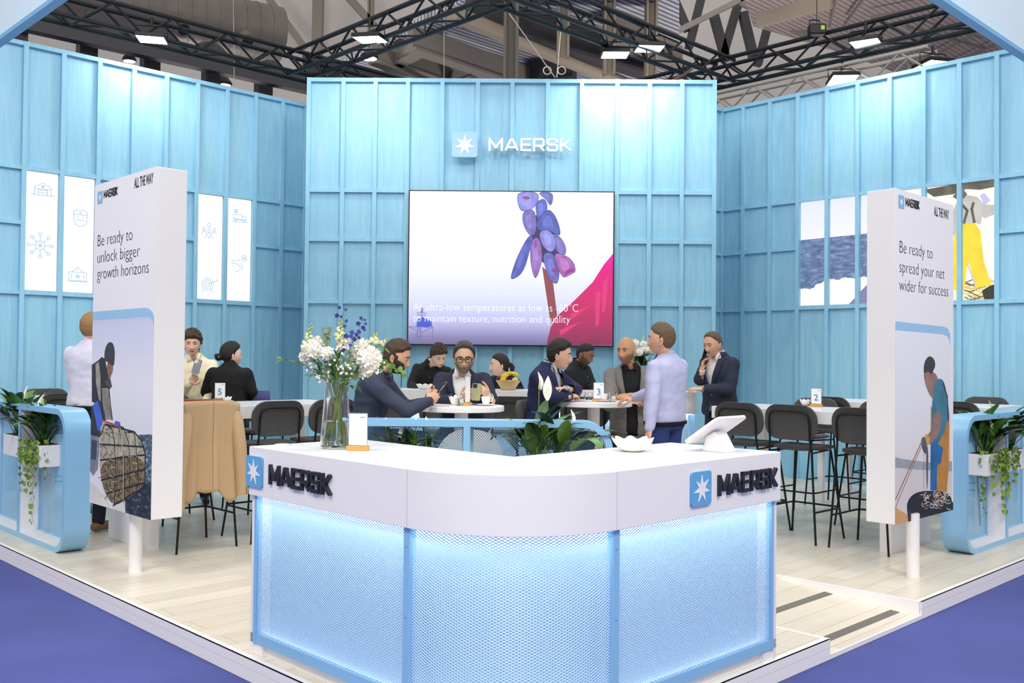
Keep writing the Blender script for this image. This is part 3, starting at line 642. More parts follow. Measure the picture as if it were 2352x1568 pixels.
mt = ['open sea and sky', 'sea with white foam', 'sea partly hidden behind the tall sign', 'pale deck mostly hidden behind the tall sign', 'a fisherman in yellow oilskins, his left half', 'a fisherman in yellow oilskins, raising a gloved hand']
for k in range(6):
    P = Picture(mo, mu); x0 = .414*k+.028; x1 = .414*(k+1)-.028; P.clip = [(x0, 0, x1, MH)]
    if k < 4:
        P.raw([(0, .5), (MW, .5), (MW, MH), (0, MH)], SKY); P.raw([(0, 0), (1.66, 0), (1.66, .885), (0, .865)], SEA)
        P.raw([(0, 0), (0, .22)]+[(x*.02, .2+.13*smoothstep_(x*.02/.5)+.05*noise.noise(Vector((x*.17, 0, 0)))+.03*noise.noise(Vector((x*.5, 3, 0)))) for x in range(1, 60)]+[(1.2, 0)], FOAM)
        P.raw([(.72, .02), (.9, .2), (1.0, .3), (1.0, 0), (.7, 0)], ship)
        P.raw([(1.24, 0), (1.7, 0), (1.7, MH), (1.24, MH)], CREAM)
    else:
        P.raw([(1.6, 0), (2.5, 0), (2.5, MH), (1.6, MH)], CREAM)
        P.crop(0, 0, 1)
        P.poly([(2120, 436), (2290, 405), (2290, 428), (2250, 436), (2220, 434), (2190, 446), (2145, 452)], TAUPE)
        P.poly([(2170, 662), (2290, 640), (2292, 690), (2120, 696), (2120, 640)], ROPD)
        for j in range(26):
            r = random.Random(j); y = 640+r.random()*50; x = 2125+r.random()*120; P.line([(x+t*12, y+6*math.sin(t*1.1+j)) for t in range(6)], .012, ROPE if j % 3 else TAUPE)
        P.poly([(2255, 668), (2275, 655), (2292, 652), (2292, 692), (2262, 690)], flat('mural_dark_net', '39352e', .8))
        P.poly([(2196, 520), (2212, 510), (2238, 510), (2252, 530), (2260, 600), (2278, 655), (2240, 662), (2226, 606), (2222, 606), (2215, 668), (2176, 660), (2183, 600)], YEL)
        P.poly([(2200, 458), (2222, 448), (2245, 452), (2262, 470), (2258, 490), (2252, 516), (2240, 512), (2206, 514), (2192, 540), (2182, 560), (2178, 540), (2186, 490)], HOOD)
        P.poly([(2245, 458), (2268, 470), (2286, 470), (2289, 490), (2262, 502), (2248, 490)], HOOD); P.poly([(2250, 448), (2262, 443), (2275, 460), (2262, 472)], GLV)
        P.poly([(2188, 452), (2200, 438), (2214, 436), (2222, 446), (2214, 456), (2198, 458)], TAUPE)
        P.line([(2214, 512), (2222, 484), (2210, 470)], .03, TAUPE); P.line([(2238, 510), (2232, 480), (2236, 466)], .03, TAUPE); P.line([(2222, 606), (2240, 655)], .015, GLV)
    th = thing('wall_picture', f'printed wall picture strip with {mt[k]}', 'picture', mo, 0, 'strips of the sea mural')
    a = MB(); a.M = frame((0, 0, 0), mu); a.box((x0-.002, -.002, -.01), (x1+.002, MH+.002, -.0002)); a.build('backing_board', WHITEM, th)
    P.build('printed_face', th)

# the big screen and the raised company sign
th = thing('video_wall', 'big video screen showing hanging frozen fish and a caption, on the blue wall', 'screen', (-1.455, 12.13, 1.7))
a = MB(); a.box((0, -.07, 0), (2.592, .05, 1.956)); a.build('housing', mat('screen_black', '0c0d10', rough=.3), th, bevel=.004)
so = Vector((-1.44, 12.055, 1.715)); P = Picture(so, (1, 0, 0), 920, 280, 1/3.0157); P.clip = [(0, 0, 2.562, 1.926)]
E1 = 1.0
P.raw([(0, 0), (2.562, 0), (2.562, 1.926), (0, 1.926)], gradient('screen_sky', [(0, '6f688c'), (.06, '8b84b4'), (.16, 'bcbce6'), (.3, 'd6d9f7'), (.5, 'e9edfc'), (1, 'f1f1fd')], 'Z', 0, 1.926, emit=E1))
P.lay = 1
0 and P.poly([(640, 1100), (720, 1040), (1000, 1060), (1250, 1000), (1420, 1000), (1200, 1120), (900, 1150)], flat('screen_cloud', 'dde6fa', E1))
fc = [flat(f'screen_fish_{i}', c, E1*.95, var=.35, vscale=9, bump=0) for i, c in enumerate(('6f72c4', '5a68c0', '7d76c4', '9a6fc0', '5f6fd0', '8f8fe0', 'b06ab8'))]; FD = flat('screen_fish_gap', '3c3568', .9)
fish = [([(820, 487), (950, 487), (948, 560), (900, 610), (850, 618), (828, 600), (812, 540)], 5), ([(955, 487), (1055, 487), (1050, 560), (1035, 580), (1010, 540), (985, 520)], 0), ([(940, 560), (990, 530), (1015, 570), (1010, 640), (975, 695), (950, 670), (938, 610)], 4),
        ([(940, 700), (1020, 600), (1070, 650), (1100, 740), (1100, 790), (1040, 750), (960, 750)], 1), ([(850, 625), (920, 605), (940, 680), (935, 770), (900, 785), (870, 750), (848, 690)], 2), ([(885, 790), (920, 800), (890, 900), (850, 1040), (775, 1088), (770, 1050), (820, 910)], 1),
        ([(1050, 770), (1100, 790), (1140, 850), (1145, 910), (1115, 920), (1070, 880)], 2), ([(980, 910), (1060, 910), (1100, 1010), (1090, 1110), (1060, 1115), (1020, 1060)], 0), ([(1060, 910), (1130, 920), (1190, 960), (1212, 1035), (1180, 1050), (1130, 1080), (1100, 1030)], 6),
        ([(905, 830), (950, 795), (975, 860), (980, 960), (945, 1070), (925, 1070), (900, 960)], 3), ([(960, 770), (1000, 745), (1050, 770), (1082, 840), (1060, 890), (1030, 900), (980, 850)], 5)]
P.poly([(940, 640), (1030, 720), (1100, 800), (1110, 1000), (1040, 1020), (960, 950), (900, 800)], FD)
P.poly([(980, 1000), (1050, 1060), (1085, 1340), (1040, 1400), (1010, 1200)], flat('screen_red_post', '8f4a52', E1))
def soft(pts):
    for _ in range(2): pts = [q for i in range(len(pts)) for q in ((pts[i][0]*.75+pts[(i+1) % len(pts)][0]*.25, pts[i][1]*.75+pts[(i+1) % len(pts)][1]*.25), (pts[i][0]*.25+pts[(i+1) % len(pts)][0]*.75, pts[i][1]*.25+pts[(i+1) % len(pts)][1]*.75))]
    return pts
for q, ci in fish:
    cx = sum(p[0] for p in q)/len(q); cy = sum(p[1] for p in q)/len(q)
    P.poly(soft([(cx+(x-cx)*1.1, cy+(y-cy)*1.07) for x, y in q]), FD); P.poly(soft([(cx+(x-cx)*1.04, cy+(y-cy)*1.03) for x, y in q]), fc[ci]); P.poly(soft([(cx-6+(x-cx)*.5, cy-8+(y-cy)*.6) for x, y in q]), flat(f'screen_fish_sheen_{ci}', ('797dcb', '6673c8', '8880ca', 'a57dc8', '6c7cd8', '999de5', 'bb7abf')[ci], E1, var=.2, vscale=12))
for q in ([(835, 520), (880, 510), (905, 530), (870, 540)], [(1040, 1015), (1090, 1010), (1095, 1035), (1060, 1050)], [(1130, 1070), (1150, 1025), (1200, 1010), (1205, 1035), (1165, 1045)], [(930, 820), (942, 810), (940, 870), (930, 880)]): P.poly(soft(q), flat('screen_fish_wound', '8e3f86', E1))
TARP = gradient('screen_tarp', [(0, '6a3350'), (.25, 'a6335f'), (.55, 'c92f68'), (.85, 'dd1a88'), (1, 'e81ba6')], 'Z', 0, 1.25, emit=E1, wob=.12, wscale=6)
P.poly([(1478, 905), (1478, 1545), (1010, 1545), (1040, 1420), (1100, 1330), (1200, 1240), (1330, 1110), (1410, 985)], TARP)
for q in ([(1350, 1180), (1385, 1170), (1375, 1400), (1350, 1420)], [(1400, 1120), (1440, 1060), (1420, 1300), (1395, 1330)], [(1180, 1330), (1330, 1260), (1180, 1370)], [(1100, 1440), (1250, 1380), (1110, 1480)]): P.poly(q, flat('screen_tarp_fold', 'd83a78', E1))
TWR = flat('screen_mast_grey', '6f78a8', E1); TWB = flat('screen_mast_blue', '4b5bc8', E1)
for q in ([(95, 1540), (125, 1420)], [(150, 1540), (130, 1420)], [(115, 1540), (120, 1420)], [(135, 1540), (140, 1420)], [(95, 1500), (150, 1480)], [(100, 1470), (145, 1500)], [(55, 1418), (225, 1418)], [(60, 1420), (125, 1450)], [(225, 1420), (140, 1460)], [(222, 1420), (222, 1530)], [(148, 1285), (148, 1380)], [(115, 1320), (180, 1325)], [(115, 1335), (175, 1340)]): P.line(q, .009, TWR)
P.poly([(115, 1370), (150, 1350), (215, 1380), (218, 1410), (190, 1425), (110, 1415)], TWB); P.poly([(138, 1290), (158, 1290), (156, 1318), (140, 1318)], TWR)
CAP = flat('screen_caption', 'f4f4ff', 1.1)
P.clip = None
P.text('At ultra-low temperatures as low as -60°C', (88, 1309), (1230, 1309), .145, CAP, -.0022, .95); P.text('to maintain texture, nutrition and quality', (88, 1387), (1174, 1387), .145, CAP, -.0022, .95)
P.mb.v = [tuple(Vector(v)+Vector((.015, -.0752, .015))) for v in P.mb.v]; P.build('screen_image', th)

th = thing('wall_sign', 'raised white company name with pale blue star plate above the big screen', 'sign', (-.912, 12.02, 4.06))
fr = frame((0, 0, 0), (1, 0, 0)); logo_sign(th, fr, .322, .46, .165, 1.04, False, .03, mat('pale_blue_sign_plate', '9ecbe6', rough=.4))
a = MB(); 
for x, z in ((.05, .05), (.27, .05), (.05, .27), (.27, .27), (.55, .15), (.8, .15), (1.05, .15), (1.3, .15)): a.cyl((x, 0, z), (x, .16 if x > .4 else .12, z), .008, 6)
a.build('standoff', WHITEM, th)
# ---------------------------------------------------------------- the two tall poster signs
def pylon(name, label, o, u, W_, H_, D_, pole, side_left, art):
    th = thing('poster_stand', label, 'poster stand', (pole[0], pole[1], 0)); off = Vector(o)-Vector((pole[0], pole[1], 0)); u = Vector(u); n = u.cross(Vector((0, 0, 1)))
    a = MB(); a.M = frame(off, u); a.box((0, 0, -D_), (W_, H_, 0)); a.build('box_body', GREYP, th, bevel=.004)
    a = MB(); a.cyl((0, 0, 0), (0, 0, o[2]+.05), .046, 24); a.build('pole', WHITE, th, smooth=60)
    P = Picture(o, u); art(P, W_, H_); P.mb.v = [tuple(Vector(v)+off+n*.0006) for v in P.mb.v]; P.build('printed_poster', th); return th
PW = flat('poster_white', 'f6f5f8'); PB = flat('poster_blue_band', '9fcdf0'); PK = flat('poster_black_print', '1d1d22'); LGB = flat('poster_logo_blue', '85bfe6')
def art_left(P, W_, H_):
    P.clip = [(0, 0, W_, H_)]; P.raw([(0, 0), (W_, 0), (W_, H_), (0, H_)], PW)
    P.crop(0, 680, .3061)
    P.poly([(690, 118), (1095, 86), (1125, 97), (1145, 120), (1158, 160), (1158, 300), (690, 300)], PB)
    ph = [(690, 183), (1105, 157), (1130, 165), (1148, 195), (1158, 240), (1158, 1800), (600, 1800)]
    P.poly(ph, gradient('poster_evening_sky', [(0, 'e6e6ee'), (.35, 'f0eff7'), (.75, 'd9ddf4'), (1, 'aebdec')], 'Z', 1.0, 2.0))
    SE = sea_mat('poster_dark_sea', '1b2434', '4c6278', 'c4d2da', (16, 16, 34)); SE2 = sea_mat('poster_night_sea', '10141f', '26303f', '97a8b4', (10, 10, 22), 0, .05)
    P.poly([(860, 1046), (1160, 1036), (1160, 1500), (860, 1500)], SE)
    P.crop(0, 1000, .3061); P.poly([(900, 430), (1160, 340), (1160, 700), (900, 700)], SE2); P.poly([(670, 340), (740, 400), (800, 470), (830, 550), (935, 470), (945, 620), (660, 530)], flat('poster_boat_white', 'e4e0dc', var=.12, vscale=5)); P.crop(0, 680, .3061)
    DK = flat('poster_dark_cloth', '2a2930', var=.4, vscale=14); BG = flat('poster_oatmeal_cloth', 'a9a594', var=.35, vscale=16); SKN = flat('poster_weathered_skin', '94684f', var=.3, vscale=20)
    P.poly([(680, 1040), (745, 1060), (748, 1120), (735, 1300), (700, 1350), (670, 1300)], flat('poster_grey_machine', '8d95a6', var=.4, vscale=10)); P.poly([(688, 1075), (730, 1085), (722, 1230), (684, 1220)], flat('poster_machine_panel', '3a4355'))
    P.poly([(680, 820), (740, 830), (770, 1000), (750, 1060), (680, 1040)], DK)
    P.poly(soft([(806, 480), (852, 515), (848, 565), (832, 600), (824, 640), (800, 600)]), SKN)
    P.poly(soft([(783, 480), (786, 400), (812, 345), (846, 345), (864, 400), (860, 500), (852, 530), (805, 492)]), flat('poster_wool_cap', '3b3640', var=.3, vscale=24))
    P.poly([(690, 515), (740, 480), (765, 455), (790, 470), (806, 560), (818, 625), (840, 680), (822, 700), (830, 780), (848, 930), (800, 925), (770, 945), (745, 820), (690, 790)], DK)
    P.poly([(718, 510), (742, 490), (755, 600), (758, 790), (742, 770), (722, 650)], BG); P.poly([(768, 690), (812, 690), (828, 800), (838, 928), (792, 922), (772, 800)], BG); P.poly([(780, 640), (830, 620), (842, 680), (822, 695)], flat('poster_collar', '4a4946'))
    for x in (778, 790, 803, 816): P.line([(x, 700), (x+12, 915)], .008, DK)
    BLU = flat('poster_blue_glove', '3f6fe0', var=.25, vscale=12); P.poly([(695, 820), (735, 783), (750, 830), (768, 900), (770, 1010), (735, 1005), (718, 920)], BLU)
    NET = mat('poster_trap_net', '2b2722', col2='a08a62', vscale=38, rough=.6)
    P.poly(soft([(765, 930), (870, 955), (940, 1000), (1010, 1015), (1060, 1075), (1092, 1180), (1088, 1430), (960, 1520), (850, 1580), (770, 1440), (748, 1280), (750, 1060)]), flat('poster_trap_inside', 'b9b09a', var=.5, vscale=22))
    P.poly(soft([(750, 1220), (1090, 1180), (1088, 1430), (960, 1520), (850, 1580), (770, 1440)]), NET)
    HK = flat('poster_hoop_black', '171717')
    for q in ([(750, 1050), (790, 960), (840, 990), (862, 1100), (868, 1300), (860, 1560)], [(870, 960), (930, 990), (968, 1100), (978, 1300), (972, 1500)], [(960, 1020), (1010, 1018), (1060, 1080), (1090, 1180), (1088, 1430)], [(790, 960), (1010, 1018)], [(752, 1110), (1075, 1130)], [(752, 1230), (1090, 1190)], [(760, 1380), (1088, 1300)], [(800, 1480), (1086, 1400)], [(850, 1570), (1086, 1430)], [(900, 1000), (935, 1250), (930, 1540)], [(1010, 1020), (1040, 1300), (1038, 1450)]): P.line(q, .012, HK)
    r = random.Random(4)
    for j in range(90):
        x = 765+r.random()*310; y = 990+r.random()*520
        if y > 1450 and x > 1000 or y < 1040 and x > 1000: continue
        a = r.random()*PI; P.line([(x, y), (x+40*math.cos(a), y+34*math.sin(a))], .004, HK if j % 3 else flat('poster_rope_pale', 'd2c8b0')); P.lay -= 1
    P.lay += 1; P.poly(soft([(856, 935), (900, 938), (908, 968), (872, 980)]), BLU); P.line([(770, 930), (905, 985)], .012, flat('poster_red_line', 'b5443c')); P.line([(905, 985), (930, 1250), (926, 1560)], .008, flat('poster_rope_white', 'dcdad4'))
    P.clip = None; P.crop(0, 350, .3061); P.star((752, 338), .031, PW, .092, LGB); P.word((780, 345), (884, 317), .058, PK); P.text('ALL THE WAY', (1009, 270), (1151, 226), .095, PK, .0012, 1.05)
    for t, a, b in (('Be ready to', (735, 697), (995, 665)), ('unlock bigger', (733, 828), (1050, 783)), ('growth horizons', (731, 950), (1117, 906))): P.text(t, a, b, .128, PK, -.0022, 1.)
def art_right(P, W_, H_):
    P.clip = [(0, 0, W_, H_)]; P.raw([(0, 0), (W_, 0), (W_, H_), (0, H_)], PW)
    P.crop(1600, 360, .3443); P.poly([(1315, 1096), (1650, 1132), (1676, 1146), (1690, 1180), (1695, 1250), (1695, 1500), (1315, 1500)], PB)
    P.poly([(1315, 1156), (1640, 1184), (1668, 1196), (1684, 1222), (1697, 1270), (1697, 3000), (1315, 3000)], gradient('poster_pale_sky', [(0, 'd8d3d0'), (.3, 'eae6e6'), (.5, 'eceef2'), (1, 'f4f5fa')], 'Z', .5, 2.0))
    P.crop(1560, 860, .3367)
    P.poly([(1465, 560), (1520, 575), (1640, 590), (1700, 600), (1860, 590), (1860, 660), (1700, 655), (1465, 635)], flat('poster_far_shore', 'a3a9b2', var=.15, vscale=8)); P.poly([(1465, 640), (1860, 660), (1860, 1100), (1465, 1100)], flat('poster_grey_water', 'dcd6d4', var=.06, vscale=6))
    SK = flat('poster_tanned_skin', 'a07a6a', var=.25, vscale=14); TE = flat('poster_teal_shirt', '3e7f98', var=.3, vscale=9); OR = flat('poster_orange_oilskin', 'c98a35', var=.3, vscale=8); DB = flat('poster_blue_trousers', '1f6aa8', var=.3, vscale=8)
    P.crop(1600, 360, .3443); P.poly(soft([(1512, 1440), (1530, 1420), (1575, 1430), (1600, 1470), (1650, 1530), (1660, 1580), (1600, 1640), (1560, 1600), (1540, 1560), (1522, 1510)]), SK); P.crop(1560, 860, .3367)
    P.poly(soft([(1672, -20), (1700, -30), (1750, -10), (1770, 40), (1748, 90), (1735, 110), (1722, 128), (1708, 108), (1690, 70), (1690, 40)]), SK)
    P.crop(1600, 360, .3443); P.poly(soft([(1513, 1445), (1516, 1370), (1550, 1322), (1588, 1350), (1592, 1400), (1580, 1420), (1568, 1455), (1545, 1430), (1530, 1440)]), flat('poster_dark_hair', '3a3634', var=.3, vscale=24)); P.crop(1560, 860, .3367)
    P.poly([(1716, 210), (1740, 260), (1745, 500), (1712, 480)], OR); P.poly([(1715, 400), (1800, 400), (1765, 790), (1712, 790)], DB)
    P.poly(soft([(1745, 40), (1785, 22), (1812, 60), (1830, 170), (1845, 300), (1830, 420), (1780, 440), (1722, 440), (1722, 230), (1730, 120)]), TE)
    P.poly([(1842, 306), (1840, 600), (1825, 800), (1755, 800), (1760, 620), (1770, 560), (1765, 470), (1805, 400), (1825, 320)], OR); P.poly([(1760, 470), (1800, 500), (1785, 600), (1765, 620)], DB); P.line([(1800, 60), (1828, 150), (1835, 310)], .02, flat('poster_strap', '2e3440'))
    P.poly(soft([(1738, 255), (1786, 250), (1784, 360), (1760, 430), (1700, 485), (1678, 450), (1690, 415), (1725, 370)]), SK)
    P.poly(soft([(1672, 420), (1690, 398), (1712, 440), (1698, 490), (1676, 480)]), flat('poster_yellow_glove', 'd7a552')); P.poly(soft([(1648, 440), (1672, 415), (1688, 470), (1690, 540), (1670, 540), (1652, 490)]), flat('poster_grey_glove', '55606b', var=.3, vscale=20))
    P.poly(soft([(1682, 480), (1700, 500), (1694, 780), (1686, 780)]), flat('poster_sleeve', '555a60'))
    RP = flat('poster_tan_rope', '9a6a50'); P.line([(1652, 460), (1475, 850)], .012, RP); P.line([(1656, 480), (1500, 840), (1476, 905)], .008, RP); P.line([(1668, 540), (1666, 780)], .005, RP)
    P.poly([(1465, 900), (1560, 960), (1566, 1040), (1465, 1040)], flat('poster_orange_wood', 'd3a26c'))
    P.poly([(1556, 880), (1870, 870), (1870, 1060), (1570, 1060)], flat('poster_black_tub', '1c1d22')); P.poly(soft([(1550, 870), (1600, 806), (1700, 788), (1860, 806), (1860, 960), (1700, 985), (1562, 1040), (1556, 950)]), flat('poster_black_tub', '1c1d22')); P.poly([(1566, 930), (1640, 962), (1860, 945), (1860, 1060), (1570, 1060)], flat('poster_tub_side', '24252b'))
    r = random.Random(9); NT = [flat('poster_net_white', 'e8e4dc'), flat('poster_net_amber', 'b98a5a')]
    for j in range(70):
        x = 1650+r.random()*190; y = 812+r.random()*95; a = r.random()*6; P.line([(x+14*math.cos(a+t*.9), y+14*math.sin(a+t*.9)) for t in range(4)], .005, NT[j % 4 == 0]); P.lay -= 1
    P.lay += 2; P.clip = None; P.crop(1600, 360, .3443); P.star((1365, 301), .031, PW, .095, LGB); P.word((1392, 325), (1482, 355), .06, PK); P.text('ALL THE WAY', (1583, 392), (1681, 416), .095, PK, .0012, 1.05)
    for t, a, b in (('Be ready to', (1353, 636), (1573, 684)), ('spread your net', (1352, 768), (1652, 817)), ('wider for success', (1351, 888), (1677, 936))): P.text(t, a, b, .128, PK, -.0022, 1.)
pylon('l', 'tall white poster stand with a fisherman in a wool cap, words unlock bigger growth horizons', (-3.243, 7.206, .438), (R2, -R2, 0), 1.069, 2.385, .22, (-2.752, 6.862), 0, art_left)
pylon('r', 'tall white poster stand with a fisherman in orange oilskins, words spread your net wider', (2.616, 6.78, .408), (R2, R2, 0), 1.03, 2.365, .21, (2.83, 7.0), 1, art_right)
# ---------------------------------------------------------------- the front counter
LEDE = mat('led_strip_glow', 'f4fbff', emit=10)
AX = -.04
def counter(name, label, cx, legs, outer, inner, ztop, zf):
    pass
NOSE, RN = 3.633, .628
def path_outer(off=0., n=20):
    """outer line of the V-shaped counter, moved inwards by off"""
    e = (1.385, NOSE+1.385); y0 = NOSE+off*math.sqrt(2); r = RN; k = r*R2; cyy = y0+r*math.sqrt(2)
    en = lambda s_: Vector((AX+s_*(e[0]-off*R2), e[1]+off*R2))
    arc = [Vector((AX+r*math.sin(t), cyy-r*math.cos(t))) for t in (-PI/4+PI/2*i/n for i in range(n+1))]
    return [en(-1)]+arc+[en(1)]
cn = thing('reception_counter', 'white V-shaped reception counter with rounded nose and glowing blue mesh front', 'counter', (0, 0, 0))
ZT, ZF = 1.077, .826
po = path_outer(); inn = [Vector((AX+1.385-.495, NOSE+1.385+.495)), Vector((AX, NOSE+.99)), Vector((AX-1.385+.495, NOSE+1.385+.495))]
a = MB(); a.prism([tuple(p) for p in po+inn], (0, 0, ZT-ZF), o=(0, 0, ZF)); a.build('countertop', WHITE, cn, bevel=.003)
for s_ in (-1, 1):
    a = MB(); p = po[1] if s_ < 0 else po[-2]; d = Vector((s_*R2, R2, 0)); a.M = frame((p.x, p.y, ZF), d*(1 if s_ > 0 else -1)); a.box((-.001, .002, 0), (.001, ZT-ZF-.002, .0006)); a.build('seam', mat('seam_grey', 'b9b6b8'), cn)
# set-back body: backing, frame, mesh panels, strips of light, plinth
bk = path_outer(.12); a = MB(); z0, z1 = .06, ZF
a.loft([[(p.x, p.y, z) for p in bk]+[(p.x+.0, p.y+.02, z) for p in reversed(bk)] for z in (z0, z1)]); a.build('backing_panel', BLUEB, cn, smooth=40)
pl = path_outer(.055); a = MB(); a.loft([[(p.x, p.y, z) for p in pl]+[(p.x, p.y+.03, z) for p in reversed(pl)] for z in (0.001, .062)]); a.build('plinth', WHITEM, cn, smooth=40)
fo = path_outer(.022)
def strip(path, z0, z1, th_, inward=.03):
    a = MB(); n = len(path); q = []
    for i, p in enumerate(path):
        t = (path[min(i+1, n-1)]-path[max(i-1, 0)]).normalized(); q.append(p+Vector((-t.y, t.x))*th_)
    a.loft([[(p.x, p.y, z) for p in path]+[(p.x, p.y, z) for p in reversed(q)] for z in (z0, z1)]); return a
strip(fo, .062, .11, .03).build('frame_rail', BLUEF, cn, smooth=40)
for idx in (0, 1, -2, -1):
    p = fo[idx]; s_ = -1 if idx in (0, 1) else 1; d = Vector((s_*R2, R2, 0)); a = MB(); a.M = frame((p.x, p.y, .062), d if s_ > 0 else -d)
    w_ = .022; x = (-.002 if s_ > 0 else .002) if abs(idx) != 1 and idx != 0 else 0
    lo_, hi_ = (-w_, w_) if idx in (1, -2) else ((-.056, -.031) if s_ > 0 else (.031, .056))
    a.box((lo_, 0, -.03), (hi_, ZF-.062, .004)); po_ = a.build('frame_post', BLUEF, cn, bevel=.002)
    if idx in (1, -2):
        b = MB(); b.M = a.M
        for z in (.08, .38, .68): b.cyl((0, z, .003), (0, z, .006), .004, 8)
        b.build('screw', mat('screw_blue', '5f9bcc', rough=.3), po_)
ends = []
for s_ in (-1, 1):
    e = po[0] if s_ < 0 else po[-1]; a = MB(); d = Vector((-s_*R2, R2, 0)); u = Vector((s_*R2, R2, 0))
    a.M = frame((e.x, e.y, 0), u if s_ > 0 else -u); x0, x1 = (-.03, -.002) if s_ > 0 else (.002, .03)
    a.box((x0, 0.001, -.68), (x1, ZF, -.022)); a.build('end_panel', WHITEM, cn)
    a = MB(); a.M = frame((e.x, e.y, 0), u if s_ > 0 else -u); x0, x1 = (-.11, -.03) if s_ > 0 else (.03, .11); a.box((x0, .001, -.06), (x1, .06, -.03)); a.build('end_block', WHITEM, cn)
mp_ = path_outer(.032)
for (p, q, s_) in ((mp_[0], mp_[1], -1), (mp_[-2], mp_[-1], 1)):
    d = (q-p); L_ = d.length; m2 = expanded_mesh(L_, ZF-.002-.11); m2.v = [tuple(Vector((p.x, p.y, .11))+Vector((d.x/L_, d.y/L_, 0))*v[0]+Vector((d.y/L_, -d.x/L_, 0))*-v[1]+Vector((0, 0, v[2]))) for v in m2.v]
    m2.build('mesh_panel', BLUEM, cn)
r_ = RN; cy_ = NOSE+.032*math.sqrt(2)+r_*math.sqrt(2)
def warp(x, y, z): t = -PI/4+x/r_; return (AX+(r_-y)*math.sin(t), cy_-(r_-y)*math.cos(t), .11+z)
expanded_mesh(r_*PI/2, ZF-.002-.11, warp=warp).build('mesh_panel', BLUEM, cn)
ls = path_outer(.062); strip(ls, ZF-.012, ZF-.004, .035).build('light_strip', LEDE, cn)
strip(path_outer(.1), .068, .074, .012).build('light_strip', mat('led_strip_soft', 'f0f8ff', emit=3.5), cn)
# emblem and word on both arms
def on_counter(px, py, s_):
    p = po[0] if s_ < 0 else po[-1]; n = (s_*R2, -R2, 0); return at_plane(px, py, (p.x, p.y, 0), n)
u_l = Vector((R2, -R2, 0)); u_r = Vector((R2, R2, 0))
for s_, u, q in ((-1, u_l, (569, 1122, 608, 622, 1107, 764, 1131)), (1, u_r, (1584, 1163, 1629, 1647, 1133, 1780, 1110))):
    o = on_counter(q[0], q[1], s_); sz = .158; w0 = on_counter(q[3], q[4], s_); w1 = on_counter(q[5], q[6], s_)
    o.z = .873; wx = (w0-o).dot(u); ww = (w1-w0).dot(u)
    logo_sign(cn, frame(o+Vector((u.y, -u.x, 0))*0.0005, u), sz, wx, .1, ww, True)

# ---------------------------------------------------------------- mesh planters with round ends
W_IN = mat('planter_inner_white', 'e9eaee', rough=.45)
def planter(label, loc, rz, nb, bay, ends=(True, True)):
    """blue band bent into a long ring, mullions, mesh backs; local x along the front, y to the back"""
    H, D, T, R = 1.12, .2, .045, .2; W_ = nb*bay+.05; th = thing('planter_screen', label, 'planter', loc, rz)
    out = [(x, z) for x, z in rrect(W_, H, R, 8)]; inn_ = [(x+T, z+T) for x, z in rrect(W_-2*T, H-2*T, R-T, 8)]; n = len(out)
    def ring(a, b, yy0, yy1, mi0, mb):
        vs = [(x, yy0, z) for x, z in a]+[(x, yy1, z) for x, z in b]; mb.add(vs, [(i, n+i, n+(i+1) % n, (i+1) % n) for i in range(n)], mi0)
    a = MB(); ring(out, out, 0, D, 0, a); ring(out, inn_, 0, 0, 0, a); ring(inn_, out, D, D, 0, a); ring(inn_, inn_, D, 0, 1, a); a.build('frame', [BLUEF, W_IN], th, smooth=40)
    for k in range(1, nb):
        x = k*bay+.025; m2 = MB(); m2.box((x-.022, 0, T), (x+.022, .012, H-T), 0); m2.box((x-.022, .012, T), (x+.022, D, H-T), 1); m2.build('mullion', [BLUEF, W_IN], th)
    for k in range(nb):
        x0 = k*bay+.047+(.02 if k == 0 else 0); x1 = (k+1)*bay+.003-(.02 if k == nb-1 else 0)
        if k == 0: x0 = T
        if k == nb-1: x1 = W_-T
        m2 = expanded_mesh(x1-x0-.03, H-2*T-.03, .0185, .0108, .0036)
        def ins(x, z):
            cxl, cxr = R+.0, W_-R
            if z < R and x < cxl: return (x-R)**2+(z-R)**2 < (R-T)**2
            if z > H-R and x < cxl: return (x-R)**2+(z-H+R)**2 < (R-T)**2
            if z < R and x > cxr: return (x-cxr)**2+(z-R)**2 < (R-T)**2
            if z > H-R and x > cxr: return (x-cxr)**2+(z-H+R)**2 < (R-T)**2
            return True
        vs = [(v[0]+x0+.015, v[1]+D-.03, v[2]+T+.015) for v in m2.v]; fs = [f for f in m2.f if all(ins(vs[i][0], vs[i][2]) for i in f)]
        m2.v = vs; m2.f = fs; m2.m = [0]*len(fs); pn = m2.build('mesh_panel', BLUEF, th)
        b = MB()
        for (xa, xb, za, zb) in ((x0, x0+.018, T, H-T), (x1-.018, x1, T, H-T), (x0, x1, T, T+.018), (x0, x1, H-T-.018, H-T)):
            if (k == 0 and xa == x0 and xb < x1) or (k == nb-1 and xb == x1 and xa > x0): za, zb = R, H-R
            if xb-xa > .1: xa = R if k == 0 else xa; xb = W_-R if k == nb-1 else xb
            b.box((xa, D-.045, za), (xb, D-.025, zb))
        b.build('mesh_border', BLUEF, pn)
    return th
PLR = planter('long blue mesh planter screen with white plant boxes, right of the orange-oilskin poster', (3.545, 7.72, 0), PI/4, 3, .9)
_o = Vector((-3.50, 7.35)); 
_e = Vector((-3.505+.0, 7.35)); wl = 3*1.04+.05
PLL = planter('long blue mesh planter screen with white plant boxes, left of the wool-cap poster', (-3.505-wl*R2, 7.355+wl*R2, 0), -PI/4, 3, 1.04)
PLM = planter('blue mesh planter screen standing right behind the reception counter', (-1.385, 6.6, 0), 0, 2, .98)

